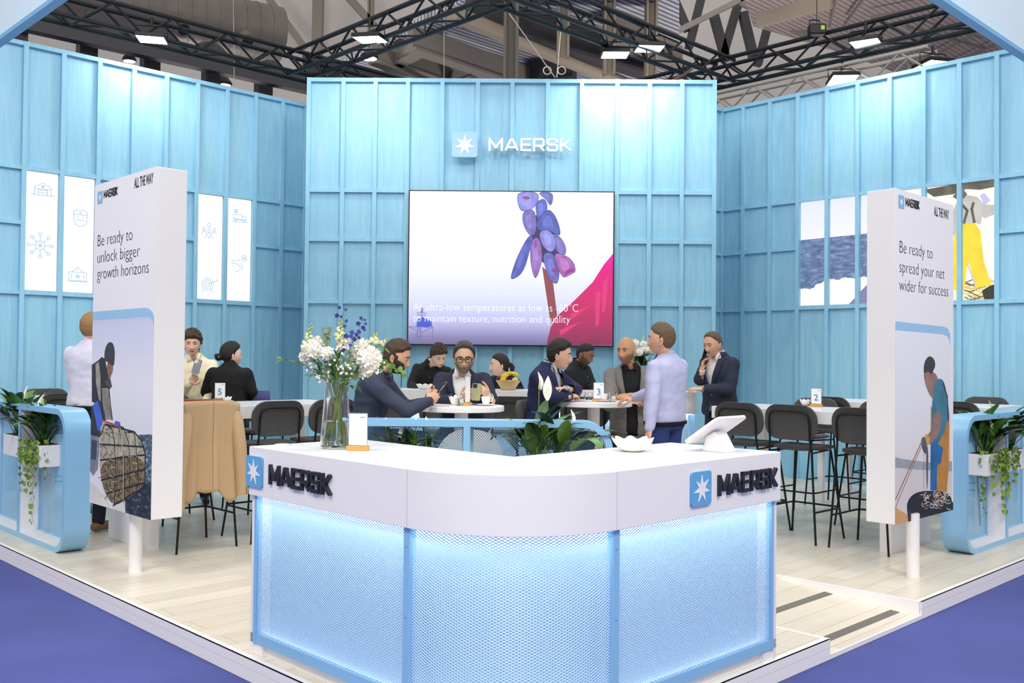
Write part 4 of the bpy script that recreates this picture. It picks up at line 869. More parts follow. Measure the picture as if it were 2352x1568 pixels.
# ---------------------------------------------------------------- plants
def leaf(mb, base, az, el, L_, wd, droop, mi=0, fold=.25, n=7, tip=1.):
    """one blade: leaves base with heading az and rise el, bends down by droop along its length"""
    d = Vector((math.cos(az)*math.cos(el), math.sin(az)*math.cos(el), math.sin(el))); p = Vector(base); side = Vector((-math.sin(az), math.cos(az), 0)); vs = []
    for i in range(n+1):
        t = i/n; wv = wd*(math.sin(PI*min(1, t**.8*.98+.02))**.85)*.5 if 0 < i < n else .001
        up = side.cross(d); up = -up if up.z < 0 else up
        vs += [p-side*wv+up*fold*wv, p, p+side*wv+up*fold*wv]
        p = p+d*(L_/n); e = el-droop*(t+.5/n); d = Vector((math.cos(az)*math.cos(e), math.sin(az)*math.cos(e), math.sin(e)))
    fs = []
    for i in range(n): fs += [(3*i, 3*i+1, 3*i+4, 3*i+3), (3*i+1, 3*i+2, 3*i+5, 3*i+4)]
    mb.add(vs, fs, mi)
def spathe(parent, base, top, rz, L_=.13):
    """peace lily flower on its stalk"""
    b, t = Vector(base), Vector(top); a = MB(); m = b.lerp(t, .5)+Vector((.01, .0, .01)); a.tube([b, b.lerp(m, .5), m, m.lerp(t, .5), t], .0035, 6); st = a.build('flower_stalk', STEM, parent)
    a = MB(); 
    q = Matrix.Rotation(rz, 3, 'Z'); vs = []; n = 8
    for i in range(n+1):
        s_ = i/n; wv = L_*.22*math.sin(PI*min(1, s_*.93+.05))**.9*(1-.35*s_) if i < n else .0008; z = L_*s_; y = .025*s_*s_-.012
        for k in (-1, -.5, 0, .5, 1): vs.append(t+q @ Vector((wv*k, y-abs(k)*wv*.55, z)))
    fs = [(5*i+k, 5*i+k+1, 5*i+k+6, 5*i+k+5) for i in range(n) for k in range(4)]
    a.add(vs, fs); sp = a.build('spathe', SPATHE, st, smooth=180)
    a = MB(); a.cap(t+Vector((0, 0, .01)), t+q @ Vector((0, -.006, L_*.5)), .006, .005, 8); a.build('spadix', SPADIX, st, smooth=180)
def ivy_leaf(mb, p, rz, tilt, s_, mi=0):
    q = Matrix.Rotation(rz, 3, 'Z') @ Matrix.Rotation(tilt, 3, 'X'); o = [(0, 0), (.3, -.12), (.5, .1), (.33, .3), (.42, .62), (.14, .62), (0, 1.0), (-.14, .62), (-.42, .62), (-.33, .3), (-.5, .1), (-.3, -.12)]
    mb.add([Vector(p)+q @ Vector((x*s_, y*s_, .12*s_*abs(x))) for x, y in o], [(0, 1, 2, 3), (0, 3, 4, 5), (0, 5, 6), (0, 6, 7), (0, 7, 8, 9), (0, 9, 10, 11)], mi)
def lily_pot(label, loc, rz, wd, seed, spathes, vines=(), tall=.86, pot=True, nl=60, group='peace lilies in white plant boxes'):
    """white box with a peace lily and, where the photo shows it, hanging ivy; local x along the planter"""
    r = random.Random(seed); th = thing('potted_peace_lily', label, 'potted plant', loc, rz, group); D, H = .17, .18
    a = MB(); a.box((-wd/2, -D/2, 0), (wd/2, D/2, H)); a.build('plant_box', WHITEM, th, bevel=.006)
    a = MB(); a.box((-wd/2+.012, -D/2+.012, H-.01), (wd/2-.012, D/2-.012, H+.003)); a.build('soil', SOIL, th)
    dk_, md_ = MB(), MB()
    for k in range(nl):
        x = (r.random()-.5)*wd*.6; y = (r.random()-.5)*D*.4; az = r.random()*2*PI; el = .85+r.random()*.65; L_ = (.24+r.random()*.24)*tall; st = .1+r.random()*.12
        d = Vector((math.cos(az)*math.cos(el), math.sin(az)*math.cos(el), math.sin(el))); b = Vector((x, y, H)); e = b+d*st*tall
        g = dk_ if k % 3 else md_
        g.tube([b, b.lerp(e, .5), e], .003, 5); leaf(g, e, az+(r.random()-.5)*.4, el-.15, L_*.85, L_*.23, .7+r.random()*1.1)
    dk_.build('leaf_crown', LEAF, th, smooth=180); md_.build('young_leaf_crown', LEAF2, th, smooth=180)
    for (bx, tx, ty, tz, rr_, L_) in spathes: spathe(th, (bx, 0, H), (tx, ty, tz), rr_, L_)
    for vi, (vx, vy, ln, sw) in enumerate(vines):
        a = MB(); p = Vector((vx*.8, vy*.5, H)); pts = [p, Vector((vx, vy, H+.03))]; z = H+.02; k = 0
        while z > H-ln: z -= .03; k += 1; pts.append(Vector((vx+sw*k*.03+.012*math.sin(k*1.3+vi), vy+.008*math.cos(k*1.7+vi), z)))
        a.tube(pts, .0018, 5); vn = a.build('ivy_vine', STEM, th); b = MB()
        for j, p in enumerate(pts[1:]):
            for q_ in range(3 if j < 6 else (2 if j % 2 else 0)): ivy_leaf(b, p+Vector(((r.random()-.5)*.05, -.005-r.random()*.02, (r.random()-.5)*.03)), r.random()*2*PI, -1.9+r.random()*1.0, .026+r.random()*.022)
        b.build('ivy_foliage', IVY, vn)
    return th
def in_planter(root, x, y, z): return Vector(root.location)+Matrix.Rotation(root.rotation_euler.z, 3, 'Z') @ Vector((x, y, z))
iv = [(-.16, -.1, .5, 0), (-.1, -.1, .28, 0), (-.03, -.1, .36, .1), (.04, -.1, .24, 0), (.1, -.1, .2, -.1), (-.2, -.06, .3, -.05), (.0, -.1, .18, 0)]
lily_pot('peace lily with long ivy trails in the mesh planter beside the orange-oilskin poster', in_planter(PLR, .69, .1, .6), PI/4, .4, 3, [(.05, .05, -.02, .5, .6, .13), (.0, -.03, -.05, .36, -.3, .12), (.08, .14, -.06, .3, .9, .12)], [(x*1.0, y, l, s_) for x, y, l, s_ in [(-.17, -.05, .52, -.02), (-.12, -.1, .3, 0), (.02, -.11, .42, .12), (.08, -.11, .5, .05), (.12, -.11, .34, .15), (-.02, -.11, .26, .1), (.16, -.1, .3, .2), (-.18, -.02, .36, 0), (.05, -.11, .2, .1), (.1, -.11, .22, .2)]])
lily_pot('peace lily in the second bay of the right mesh planter, at the photo edge', in_planter(PLR, 1.19, .1, .6), PI/4, .42, 5, [(0, 0, 0, .45, .3, .11)], [(-.2, -.11, .25, .1), (-.1, -.11, .2, 0)])
lily_pot('peace lily with one tall leaf and thin ivy trails, beside the wool-cap poster', in_planter(PLL, wl-.8, .1, .62), -PI/4, .4, 8, [(0, .02, -.02, .47, .2, .12), (.02, .06, -.02, .5, -.5, .11)], [(.12, -.1, .62, -.03), (.02, -.11, .3, 0), (-.02, -.11, .36, -.02), (.16, -.08, .3, 0), (.18, -.02, .26, 0), (-.14, -.11, .34, .02), (.08, -.11, .24, 0), (.05, -.11, .2, 0)], .8)
lily_pot('peace lily in the second bay of the left mesh planter, at the photo edge', in_planter(PLL, wl-1.32, .1, .66), -PI/4, .42, 11, [(.1, .12, 0, .5, 0, .12)], ())
lily_pot('low wide peace lily behind the counter vase, pale buds above the rim', in_planter(PLM, .6, .1, .6), 0, .46, 14, [(-.1, -.16, -.03, .46, .2, .07), (-.05, -.05, -.03, .39, -.4, .09), (0, .05, -.03, .47, .6, .06), (.1, .12, -.03, .48, .3, .06), (-.1, -.14, -.08, .26, 0, .06)], (), .68, nl=34)
lily_pot('tall peace lily with two big white blooms in the planter behind the counter', in_planter(PLM, 1.53, .1, .6), 0, .46, 16, [(-.05, -.03, -.05, .73, .9, .13), (.0, .03, -.08, .66, -.15, .17), (.05, .2, -.03, .5, .8, .1), (-.05, -.05, -.08, .4, 0, .09)], (), 1.05, nl=36)
a = MB(); leaf(a, (0, 0, 0), PI*.95, .55, .3, .09, .2); l_ = a.build('broad_leaf', LEAF2, bpy.data.objects['potted_peace_lily.005'], smooth=180, loc=(0, -.05, .4))

# ---------------------------------------------------------------- stools
def rr3(w_, h_, r, n=6): return [(x-w_/2, z) for x, z in rrect(w_, h_, r, n)]
def make_stool(label):
    th = thing('bar_stool', label, 'bar stool', (0, 0, 0))
    # seat: rounded felt pad
    a = MB(); rings = []
    for z, k in ((.775, .93), (.782, .99), (.797, 1.), (.806, .97), (.81, .88)):
        rings.append([(x*k, (y-.21)*k+.02, z+.012*(abs(x)/.22)**2) for x, y in rr3(.45, .42, .14)])
    a.loft(rings); a.build('seat', FELT, th, smooth=60)
    # backrest: rounded pad, curved in plan, leaning back
    o = rr3(.49, .30, .12); a = MB(); rings = []
    for y, k in ((-.012, .95), (-.016, .99), (0, 1.), (.016, .99), (.02, .94)):
        rings.append([(x*k, y-.235+.35*x*x-.09*((z-.15)*k), .872+.15+(z-.15)*k) for x, z in o])
    a.loft([list(r) for r in rings]); a.build('backrest', FELT, th, smooth=60)
    # tube frame of the back, running down into the rear legs
    zt = 1.115; pts = []
    f = lambda x, z: Vector((x, -.262+.35*x*x-.09*(z-1.02), z))
    arch = [f(-.19, .86), f(-.19, 1.04), f(-.18, 1.085), f(-.155, 1.108), f(-.12, zt), f(0, zt), f(.12, zt), f(.155, 1.108), f(.18, 1.085), f(.19, 1.04), f(.19, .86)]
    a = MB(); a.tube(arch, .009, 8); a.build('back_frame', BLACKM, th, smooth=60)
    for s_ in (-1, 1):
        a = MB(); a.tube([f(.19*s_, .87), Vector((.2*s_, -.225, .77)), Vector((.255*s_, -.25, 0.0))], .0095, 8); a.build('leg', BLACKM, th, smooth=60)
        a = MB(); a.tube([Vector((.15*s_, .1, .772)), Vector((.17*s_, .17, .765)), Vector((.25*s_, .26, 0.0))], .0095, 8); a.build('leg', BLACKM, th, smooth=60)
    a = MB(); a.tube([(-.2, -.22, .765), (-.15, .12, .768), (.15, .12, .768), (.2, -.22, .765)], .008, 8); a.build('seat_frame', BLACKM, th, smooth=60)
    q = [(-.236, -.243, .27), (-.236, .2, .27), (-.215, .245, .27), (-.18, .252, .27), (.18, .252, .27), (.215, .245, .27), (.236, .2, .27), (.236, -.243, .27)]
    a = MB(); a.tube(q, .0085, 8); a.build('footrest', BLACKM, th, smooth=60)
    return th
ST0 = make_stool('x'); used = []
def stool(x, y, rz, label, group='charcoal felt bar stools'):
    if not used: o = ST0; o.location = (x, y, 0); o.rotation_euler = (0, 0, rz); o['label'] = label; o['group'] = group
    else: o = dup(ST0, (x, y, 0), rz, label, group)
    used.append(o); return o
FR, FL_ = -PI/4, PI/4     # facing +x+y, facing -x+y
for k, (x, y, lab) in enumerate(((2.13, 8.86, 'felt bar stool behind the tablet stand, first of three at table 2'), (2.5, 8.51, 'felt bar stool in the middle of the three with backs to us at table 2'), (2.95, 8.09, 'felt bar stool at table 2 half hidden by the orange-oilskin poster'))): stool(x-.03, y-.03, FR, lab)
for k, (x, y, lab) in enumerate(((2.75, 9.6, 'stool behind table 2, just its grey back edge over the table top'), (3.25, 9.1, 'stool behind table 2 to the right of its number sign'))): stool(x+.08, y+.08, FR+PI, lab)
for x, y, lab in ((-2.69, 7.84, 'bar stool at table 5 that carries the beige blazer'), (-2.23, 8.27, 'felt bar stool with its back to us, right of the beige blazer'), (-1.85, 8.69, 'felt bar stool partly behind the glass vase of flowers')): stool(x+.02, y-.02, FL_, lab)
for x, y, lab in ((-3.2, 9.0, 'stool at the far side of table 5 behind the red folder'), (-2.62, 9.68, 'stool at table 5 with a violet jacket over its back')): stool(x-.05, y+.05, FL_+PI, lab)
for x, y, rz, lab in ((-4.55, 9.35, FL_, 'stool at the far left table, front row, dark back beside the man in lavender shirt'), (-5.0, 10.2, FL_+PI, 'stool behind the far left table top'), (4.35, 9.55, FR, 'stool at the far right table next to the planter, dark back and tube'), (4.95, 10.5, FR+PI, 'stool behind the far right table top'), (3.42, 10.45, FR, 'stool at the rear right table with dark curved back'), (4.15, 11.2, FR+PI, 'stool behind the rear right table, mostly hidden by the poster'),
                      (-.1, 9.75, 0, 'felt bar stool with back to us, below the fruit bowl'), (.62, 9.75, 0, 'felt bar stool behind the navy-suited man, below table 3'), (-.78, 9.75, 0, 'felt bar stool behind the round table where two men sit'), (-1.35, 9.75, 0, 'felt bar stool behind the man in the navy jumper')): stool(x, y, rz, lab)
for x, y, rz, lab in ((-1.2, 7.55, -PI/2, 'bar stool under the man in the navy jumper'), (-.5, 8.35, PI, 'bar stool under the bespectacled man'), (.25, 8.7, -2.0, 'bar stool under the man with crossed arms'), (1.0, 9.2, PI*.88, 'bar stool under the bald man')): stool(x, y, rz, lab)

wc = thing('shell_bar_chair', 'white bar chair with rounded shell back, seen through the mesh behind the counter', 'bar chair', (-.385, 7.12, 0))
SHELL = mat('white_moulded_shell', 'd9d8d4', rough=.4); a = MB(); o = [(x, z) for x, z in rr3(.5, .5, .22, 10)]; rings = []
for y, k in ((-.012, .96), (-.014, 1.), (.004, 1.), (.008, .96)): rings.append([(x*k, y-.02+.9*x*x, .77+(z-.25)*k) for x, z in o])
a.loft(rings); a.build('back_shell', SHELL, wc, smooth=60)
a = MB(); a.loft([[(x*k, .17+y*k*.85, z+.05*(x/.22)**2) for x, y in [(p[0], p[1]-.2) for p in rr3(.42, .4, .15)]] for z, k in ((.6, .9), (.61, 1), (.63, 1), (.64, .95))]); a.build('seat', SHELL, wc, smooth=60)
a = MB(); a.cyl((0, .17, .02), (0, .17, .61), .03, 20); a.build('column', ALU, wc, smooth=60); a = MB(); a.lathe([(.2, 0), (.2, .012), (.04, .03)], 32, c=(0, .17, 0)); a.build('base', ALU, wc, smooth=40)
# ---------------------------------------------------------------- tables
def long_table(label, near, u, L_, W_=.82, panel_at='near'):
    """bar-height table: near = front corner by the panel leg, u along the length; local x along, y back"""
    rz = math.atan2(u[1], u[0]); th = thing('bar_table', label, 'table', (*near, 0), rz); s_ = 1
    ny = Vector((-u[1], u[0])); back = 1 if ny.y > 0 else -1; y0, y1 = (0, W_) if back > 0 else (-W_, 0)
    a = MB(); a.box((0, y0, 1.01), (L_, y1, 1.12)); a.build('table_top', WHITE, th, bevel=.004)
    a = MB(); a.box((.06, y0+.0 if back > 0 else y0+.06, .0), (.16, y1-.06 if back > 0 else y1, 1.01)); a.build('panel_leg', WHITEM, th, bevel=.003)
    for y in (y0+.06, y1-.12):
        a = MB(); a.box((L_-.14, y, 0), (L_-.08, y+.06, 1.01)); a.build('leg', WHITEM, th, bevel=.003)
    return th
T2 = long_table('long white bar table with number 2, on the right', (3.03, 7.77), (-R2, R2), 1.78)
T5 = long_table('long white bar table with number 5, on the left behind the beige blazer', (-3.0, 7.55), (R2, R2), 2.02)
T1 = long_table('long white bar table near the right wall, mostly behind the planter', (4.5, 9.26), (-R2, R2), 1.92)
T4 = long_table('long white bar table near the left wall, behind the left planter', (-4.6, 9.1), (R2, R2), 1.92)
ZR = 1.165
def round_table(x, y, label):
    th = thing('round_bar_table', label, 'table', (x, y, 0), 0, 'round white bar tables'); a = MB(); a.lathe([(.33, ZR-.045), (.345, ZR-.04), (.345, ZR-.004), (.341, ZR)], 48); a.build('table_top', WHITE, th, smooth=40)
    a = MB(); a.cyl((0, 0, .02), (0, 0, ZR-.045), .055, 24); a.build('column', WHITE, th, smooth=60); a = MB(); a.lathe([(.26, 0.0), (.26, .015), (.06, .03)], 40); a.build('base', WHITE, th, smooth=40)
TAx, TAy, TBx, TBy = -.49, 7.75, .65, 8.75
round_table(TAx, TAy, 'round white bar table between the jumper man and the man with glasses'); round_table(TBx, TBy, 'round white bar table with number 3 by the man in lavender shirt')
# the serving bar at the back
BY, BZ = 10.3, 1.2
br = thing('serving_bar', 'long white serving bar with glowing blue mesh, in front of the three black-shirted staff', 'bar counter', (0, BY, 0))
def barpath(off=0.):
    x0, x1, r = -1.78, 1.93, .35; q = [Vector((x0+off, .62))]
    q += [Vector((x0+r-(r-off)*math.cos(t), r-(r-off)*math.sin(t))) for t in (PI/2*i/8 for i in range(9))]+[Vector((x1-r+(r-off)*math.sin(t), r-(r-off)*math.cos(t))) for t in (PI/2*i/8 for i in range(9))]+[Vector((x1-off, .62))]
    return q
a = MB(); a.prism([tuple(p) for p in barpath()], (0, 0, .235), o=(0, 0, BZ-.235)); a.build('countertop', WHITE, br, bevel=.003)
q = barpath(.1); a = MB(); a.loft([[(p.x, p.y, z) for p in q] for z in (.001, BZ-.236)], cap=False); a.build('backing_panel', BLUEB, br, smooth=40)
q = barpath(.03); m2 = MB()
for p, s_ in zip(q[:-1], q[1:]):
    d = s_-p; L_ = d.length; e = expanded_mesh(L_, BZ-.235-.1, min(.02, L_/2), .011, .0028); m2.add([Vector((p.x, p.y, .09))+Vector((d.x/L_, d.y/L_, 0))*v[0]+Vector((-d.y/L_, d.x/L_, 0))*v[1]+Vector((0, 0, v[2])) for v in e.v], e.f)
m2.build('mesh_panel', BLUEM, br)
strip(barpath(.055), BZ-.246, BZ-.238, .025).build('light_strip', LEDE, br); strip(barpath(.03), .001, .09, .02).build('plinth', WHITEM, br)

# ---------------------------------------------------------------- small things on the tables and the counter
def onbar(px, y): p = at_y(px, 895, y); return Vector((p.x, y, BZ+.0008))
NUMB = flat('sign_number_blue', '4f9bd0')
def table_sign(num, loc, rz, label, hgt=.16):
    th = thing('table_sign', label, 'sign', loc, rz, 'acrylic table signs on oak blocks')
    a = MB(); a.box((-.055, -.02, 0), (.055, .02, .024)); a.build('oak_base', OAK, th, bevel=.002)
    a = MB(); a.box((-.048, -.0045, .024), (.048, .0045, hgt+.024)); a.build('acrylic_holder', ACRYL, th, bevel=.001)
    a = MB(); a.box((-.045, -.006, .028), (.045, .006, hgt+.02)); cd = a.build('card', PAPER, th)
    a = MB()
    if num:
        vs, fs = text_mesh(num, .082, 'CENTER', off=.002)
        a.add([(v[0], -.0066, .06+v[1]) for v in vs], fs)
    a.build('printed_number', NUMB, cd) if num else None; a = MB()
    a.add([(x*.028+.01, -.0066, hgt+.0+z*.004) for x, z in ((0, 0), (1, 0), (1, 1), (0, 1))], [(0, 1, 2, 3)])
    a.build('printed_logo', NUMB, cd)
    return th
def cup(loc, label, rz=0, saucer=True):
    th = thing('coffee_cup', label, 'cup', loc, rz, 'white coffee cups on the round tables'); a = MB(); z = .012 if saucer else 0
    a.lathe([(.02, z), (.026, z+.004), (.035, z+.03), (.04, z+.06), (.038, z+.06), (.033, z+.03), (.0, z+.01)], 24); a.build('bowl', CHINA, th, smooth=60)
    a = MB(); a.tube([(.037, 0, z+.048), (.058, 0, z+.046), (.056, 0, z+.022), (.033, 0, z+.02)], .004, 6); a.build('handle', CHINA, th, smooth=60)
    if saucer: a = MB(); a.lathe([(.03, 0), (.07, .008), (.075, .013), (.07, .012), (.03, .006), (0, .006)], 28); a.build('saucer', CHINA, th, smooth=60)
def tumbler(loc, label, h=.09, r=.035, napkin=True):
    th = thing('glass_tumbler', label, 'glass', loc, 0, 'glass tumblers on the round tables'); a = MB(); a.lathe([(r*.9, 0), (r, h), (r-.0025, h), (r*.88-.002, .008), (0, .007)], 24); a.build('glass_body', GLASS, th, smooth=40)
    if napkin:
        a = MB(); rg = random.Random(len(label)); 
        for k in range(6): a.ball((rg.uniform(-.01, .01), rg.uniform(-.01, .01), .022+rg.uniform(0, .025)), (.016, .013, .014), 7, 5, rot=Matrix.Rotation(rg.random()*3, 3, 'X'))
        a.build('crumpled_napkin', PAPER, th)
def scalloped(loc, label, r=.075, h=.05, cat='bowl'):
    th = thing('scalloped_bowl', label, cat, loc, 0, 'white scalloped bowls'); a = MB(); wv = lambda an, rr, z: (rr*(1+.09*math.cos(8*an)*(z/h)), z+.12*h*math.cos(8*an)*(z/h)**2)
    a.lathe([(r*.45, 0), (r*.7, h*.2), (r*.95, h*.7), (r*1.02, h), (r*.97, h), (r*.85, h*.6), (r*.5, h*.22), (0, h*.15)], 64, wave=wv); a.build('bowl_wall', CHINA, th, smooth=60)
    return th
Z5 = 1.1205
table_sign('5', at_z(505, 921, Z5), .12, 'acrylic table sign with number 5 behind the red folder', .15); table_sign('2', at_z(1875, 934, Z5), -.6, 'acrylic table sign with number 2 on the right table', .15)
table_sign('3', at_z(1375, 922, ZR+.0005), .05, 'acrylic table sign with number 3 on the round table', .15); table_sign('', at_z(1074, 931, ZR+.0005), 1.3, 'acrylic sign seen edge-on in front of the man with glasses', .21)
pz = at_z(822, 1034, ZT+.0005); table_sign('', pz, -.05, 'acrylic sign on an oak block by the glass vase on the counter', .165)
fo_ = thing('leather_folder', 'dark red leather folder lying on table 5', 'folder', at_z(468, 924, Z5), .15); RED = mat('dark_red_leather', '8d3229', rough=.45)
a = MB(); a.box((-.16, -.11, 0), (.16, .11, .008)); a.box((-.16, -.11, .02), (.16, .11, .028)); a.build('cover', RED, fo_, bevel=.003); a = MB(); a.box((-.15, -.1, .008), (.155, .105, .02)); a.build('pages', mat('folder_pages', '6d2a24', rough=.8), fo_)
scalloped(at_z(520, 924, Z5), 'small white scalloped bowl right of the red folder', .045, .05); scalloped(at_z(1850, 931, Z5), 'small white scalloped bowl left of sign number 2', .05, .055)
scalloped(at_z(1453, 1036, ZT+.0005), 'white scalloped bowl standing on the reception counter', .1, .065); scalloped(at_z(1046, 930, ZR+.0005), 'white scalloped bowl on the round table, before the man with glasses', .05, .065); scalloped(onbar(975, 10.45), 'white scalloped bowl on the serving bar by the short-haired staff member', .085, .055)
tumbler(at_z(986, 930, ZR+.0005), 'tumbler with crumpled napkin by the jumper man\'s hands', .085, .036); tumbler(at_z(1060, 931, ZR+.0005), 'tumbler with folded napkin beside the edge-on sign', .09, .038)
tumbler(at_z(1337, 922, ZR+.0005), 'empty glass tumbler left of sign number 3', .09, .034, False); tumbler(at_z(1356, 916, ZR+.0005), 'small tumbler with napkin just left of sign 3', .06, .026); tumbler(at_z(1408, 923, ZR+.0005), 'tumbler of milky water right of the cup on table 3', .09, .036)
cup(at_z(1116, 931, ZR+.0005), 'white cup on saucer before the hands with the phone', .4); cup(at_z(1386, 922, ZR+.0005), 'white cup on saucer beside sign number 3', PI)
a = MB(); a.cyl((0, 0, .005), (.1, .02, .005), .0045, 8); tag(a.build('ballpoint_pen', mat('pen_blue', '2e3f8f', rough=.3), loc=at_z(1083, 930, ZR+.0005)), 'blue ballpoint pen lying beside the saucer', 'pen')
jar = thing('ribbed_glass', 'ribbed glass jar on the bar beyond the jumper man\'s chin', 'glass', onbar(912, 10.5)); a = MB(); a.lathe([(.045, 0), (.05, .17), (.047, .17), (.042, .01), (0, .008)], 32, wave=lambda an, r, z: (r*(1+.03*math.cos(16*an)), z)); a.build('glass_body', GLASS, jar, smooth=60)
# fruit bowl
fb = thing('fruit_bowl', 'round pale wooden bowl of fruit on the serving bar', 'bowl', onbar(1167, 10.48)); a = MB(); a.lathe([(.07, 0), (.075, .008), (.1, .05), (.135, .105), (.13, .105), (.095, .05), (0, .02)], 40); a.build('bowl_wall', mat('pale_turned_wood', 'd8bb8c', rough=.5, var=.15, vscale=9, vstretch=(1, 1, 9)), fb, smooth=60)
fl_ = Vector(fb.location); YB = mat('banana_yellow', 'e8c93a', rough=.5, var=.15, vscale=10)
for k, (dx, rz) in enumerate(((.0, -.2), (.03, .25), (.05, .6))):
    a = MB(); pts = [Vector((.11*math.cos(t), 0, .085*math.sin(t))) for t in (PI*.95-PI*.75*i/8 for i in range(9))]; a.tube(pts, [.005, .014, .018, .019, .019, .018, .016, .012, .005], 8); b_ = a.build('banana', YB, smooth=60, loc=fl_+Vector((.02+dx*.6, -.02+k*.02, .1)), rz=rz); tag(b_, ('front banana arched over the fruit bowl', 'middle banana in the fruit bowl', 'rear banana in the fruit bowl')[k], 'banana', 'bananas in the fruit bowl')
for k, (dx, dy, c, l) in enumerate(((-.055, -.04, 'e6b53a', 'yellow lemon at the left of the fruit bowl'), (.075, -.03, 'e9d27a', 'pale yellow lemon at the right of the fruit bowl'))):
    a = MB(); a.ball((0, 0, 0), (.036, .03, .03), 16, 10); tag(a.build('lemon', mat('lemon_'+c, c, rough=.5), smooth=180, loc=fl_+Vector((dx, dy, .11))), l, 'fruit', 'lemons in the fruit bowl')
gp = thing('grape_bunch', 'dark red grapes at the left rim of the fruit bowl', 'fruit', fl_+Vector((-.085, 0, .12))); rg = random.Random(2)
GR = mat('red_grape', '6e2a3c', rough=.3); g0_ = MB(); g0_.ball((0, 0, 0), .0115, 10, 7); gm = g0_.mesh('grape', GR, 180)
for k in range(16): o = link('grape', gm, gp); o.location = (rg.uniform(-.04, .07), rg.uniform(-.03, .03), rg.uniform(-.01, .025))
# tablet till on the counter
tb = thing('tablet_stand', 'white tablet till seen from behind on the right arm of the counter', 'till', at_z(1652, 1036, ZT+.0005), PI/4)
a = MB(); a.prism([(-.07, 0), (.07, 0), (.045, .075), (-.005, .105)], (.11, 0, 0), o=(-.055, 0, 0), u=(0, 1, 0), v=(0, 0, 1)); a.build('base', WHITE, tb, bevel=.006)
a = MB(); d = Vector((0, .8, -.6)); a.M = frame((-.14, -.085, .175), (1, 0, 0), (0, .83, -.56)); a.prism([(x, y) for x, y in rrect(.28, .25, .03)], (0, 0, .016)); a.build('display', WHITE, tb, bevel=.004)
a = MB(); a.M = frame((-.14, -.085, .175), (1, 0, 0), (0, .83, -.56)); a.box((.012, .012, .0162), (.268, .238, .0175)); a.build('screen', mat('till_screen', '20242c', rough=.15), tb)
gm_ = MB(); gm_.lathe([(.042, 0), (.044, .003), (.03, .006), (0, .006)], 32); tag(gm_.build('cable_grommet', CHINA, smooth=40, loc=at_z(650, 1021, ZT+.0005)), 'round white cable grommet in the counter top, left arm', 'grommet')
# ---------------------------------------------------------------- the vase of flowers on the counter
vl = at_z(771, 1029, ZT+.0005); VS = F/vl.y
vase = thing('glass_vase', 'tall tapering glass vase with water on the left arm of the counter', 'vase', vl)
a = MB(); pr = [(.06, 0), (.076, .012), (.08, .04), (.074, .12), (.066, .22), (.06, .34), (.057, .34), (.062, .22), (.07, .12), (.076, .04), (.07, .02), (0, .018)]; a.lathe(pr, 48); a.build('glass_body', GLASS, vase, smooth=60)
a = MB(); a.lathe([(0, .0185), (.069, .021), (.0752, .04), (.0695, .12), (.0685, .14), (0, .14)], 48); a.build('water', WATER, vase, smooth=60)
bq = thing('flower_bouquet', 'big bouquet of white, cream and violet flowers with greenery in the glass vase', 'flowers', vl)
rg = random.Random(21)
def bp(px, py, dy=0.): return Vector(((px-771)/VS, dy, (1029-py)/VS))
def stem_to(p, parent, bx=None, r=.0022):
    a = MB(); an = rg.random()*6.28; b = Vector((.05*math.cos(an), .05*math.sin(an), .025)); nk = Vector((-.55*b.x+p.x*.12, -.55*b.y, .33)); m = nk.lerp(p, .5)+Vector((0, 0, .02))
    if p.z < .36: return a
    a.tube([b, b.lerp(nk, .5)+Vector((.004, 0, 0)), nk, m, p], r, 5); return a
def pompon(px, py, r, dy, m=PETAL, label=None, petals=130):
    p = bp(px, py, dy); b = stem_to(p, bq).build('stem', STEM, bq); a = MB(); a.ball(p, r*.72, 12, 8)
    for k in range(petals):
        z = 1-2*(k+.5)/petals; an = k*2.39996; d = Vector((math.sqrt(1-z*z)*math.cos(an), math.sqrt(1-z*z)*math.sin(an), z)); s_ = d.orthogonal().normalized(); s_ = (Matrix.Rotation(rg.random()*6.28, 3, d) @ s_); t = d.cross(s_); w_ = r*.26; c = p+d*r*.7
        q = c+d*r*.34+t*w_*.5; a.add([c-s_*w_*.4, c+s_*w_*.4, q+s_*w_*.5, q+d*w_*.3, q-s_*w_*.5], [(0, 1, 2, 3, 4)])
    o = a.build('white_bloom', m, b); return o
for q in ((716, 806, .05, -.03), (703, 818, .042, 0), (722, 790, .04, .05), (848, 822, .062, -.04), (828, 797, .045, .03), (862, 838, .04, .02), (782, 789, .04, .04), (752, 812, .036, -.05), (840, 850, .035, -.02), (812, 818, .04, .05)): pompon(*q)
def spike(x0, y0, x1, y1, dy, n=16, r0=.016):
    a0, a1 = bp(x0, y0, dy), bp(x1, y1, dy*.8); st = stem_to(a0, bq); st.tube([a0, a1], .0025, 5); b = st.build('stem', STEM, bq); a = MB(); g = MB()
    for k in range(n):
        t = k/(n-1); r = r0*(1-.72*t); c = a0.lerp(a1, t); an = k*2.4; d = Vector((math.cos(an), math.sin(an), .35)).normalized()*r*1.1
        (a if t < .62 else g).ball(c+d, (r, r, r*.8), 7, 5); 
        if t < .62:
            for j in range(3): a.ball(c+d*1.6+Vector((rg.uniform(-1, 1), rg.uniform(-1, 1), rg.uniform(-1, 1)))*r*.5, r*.5, 6, 4)
    a.build('snapdragon_bloom', CREAMP, b, smooth=180); g.build('snapdragon_bud', mat('lime_bud', 'b5c45c', rough=.5), b, smooth=180)
spike(700, 806, 713, 746, -.02); spike(775, 785, 778, 733, .02); spike(852, 788, 862, 764, .0, 12, .014); spike(868, 792, 884, 776, .03, 10, .011)
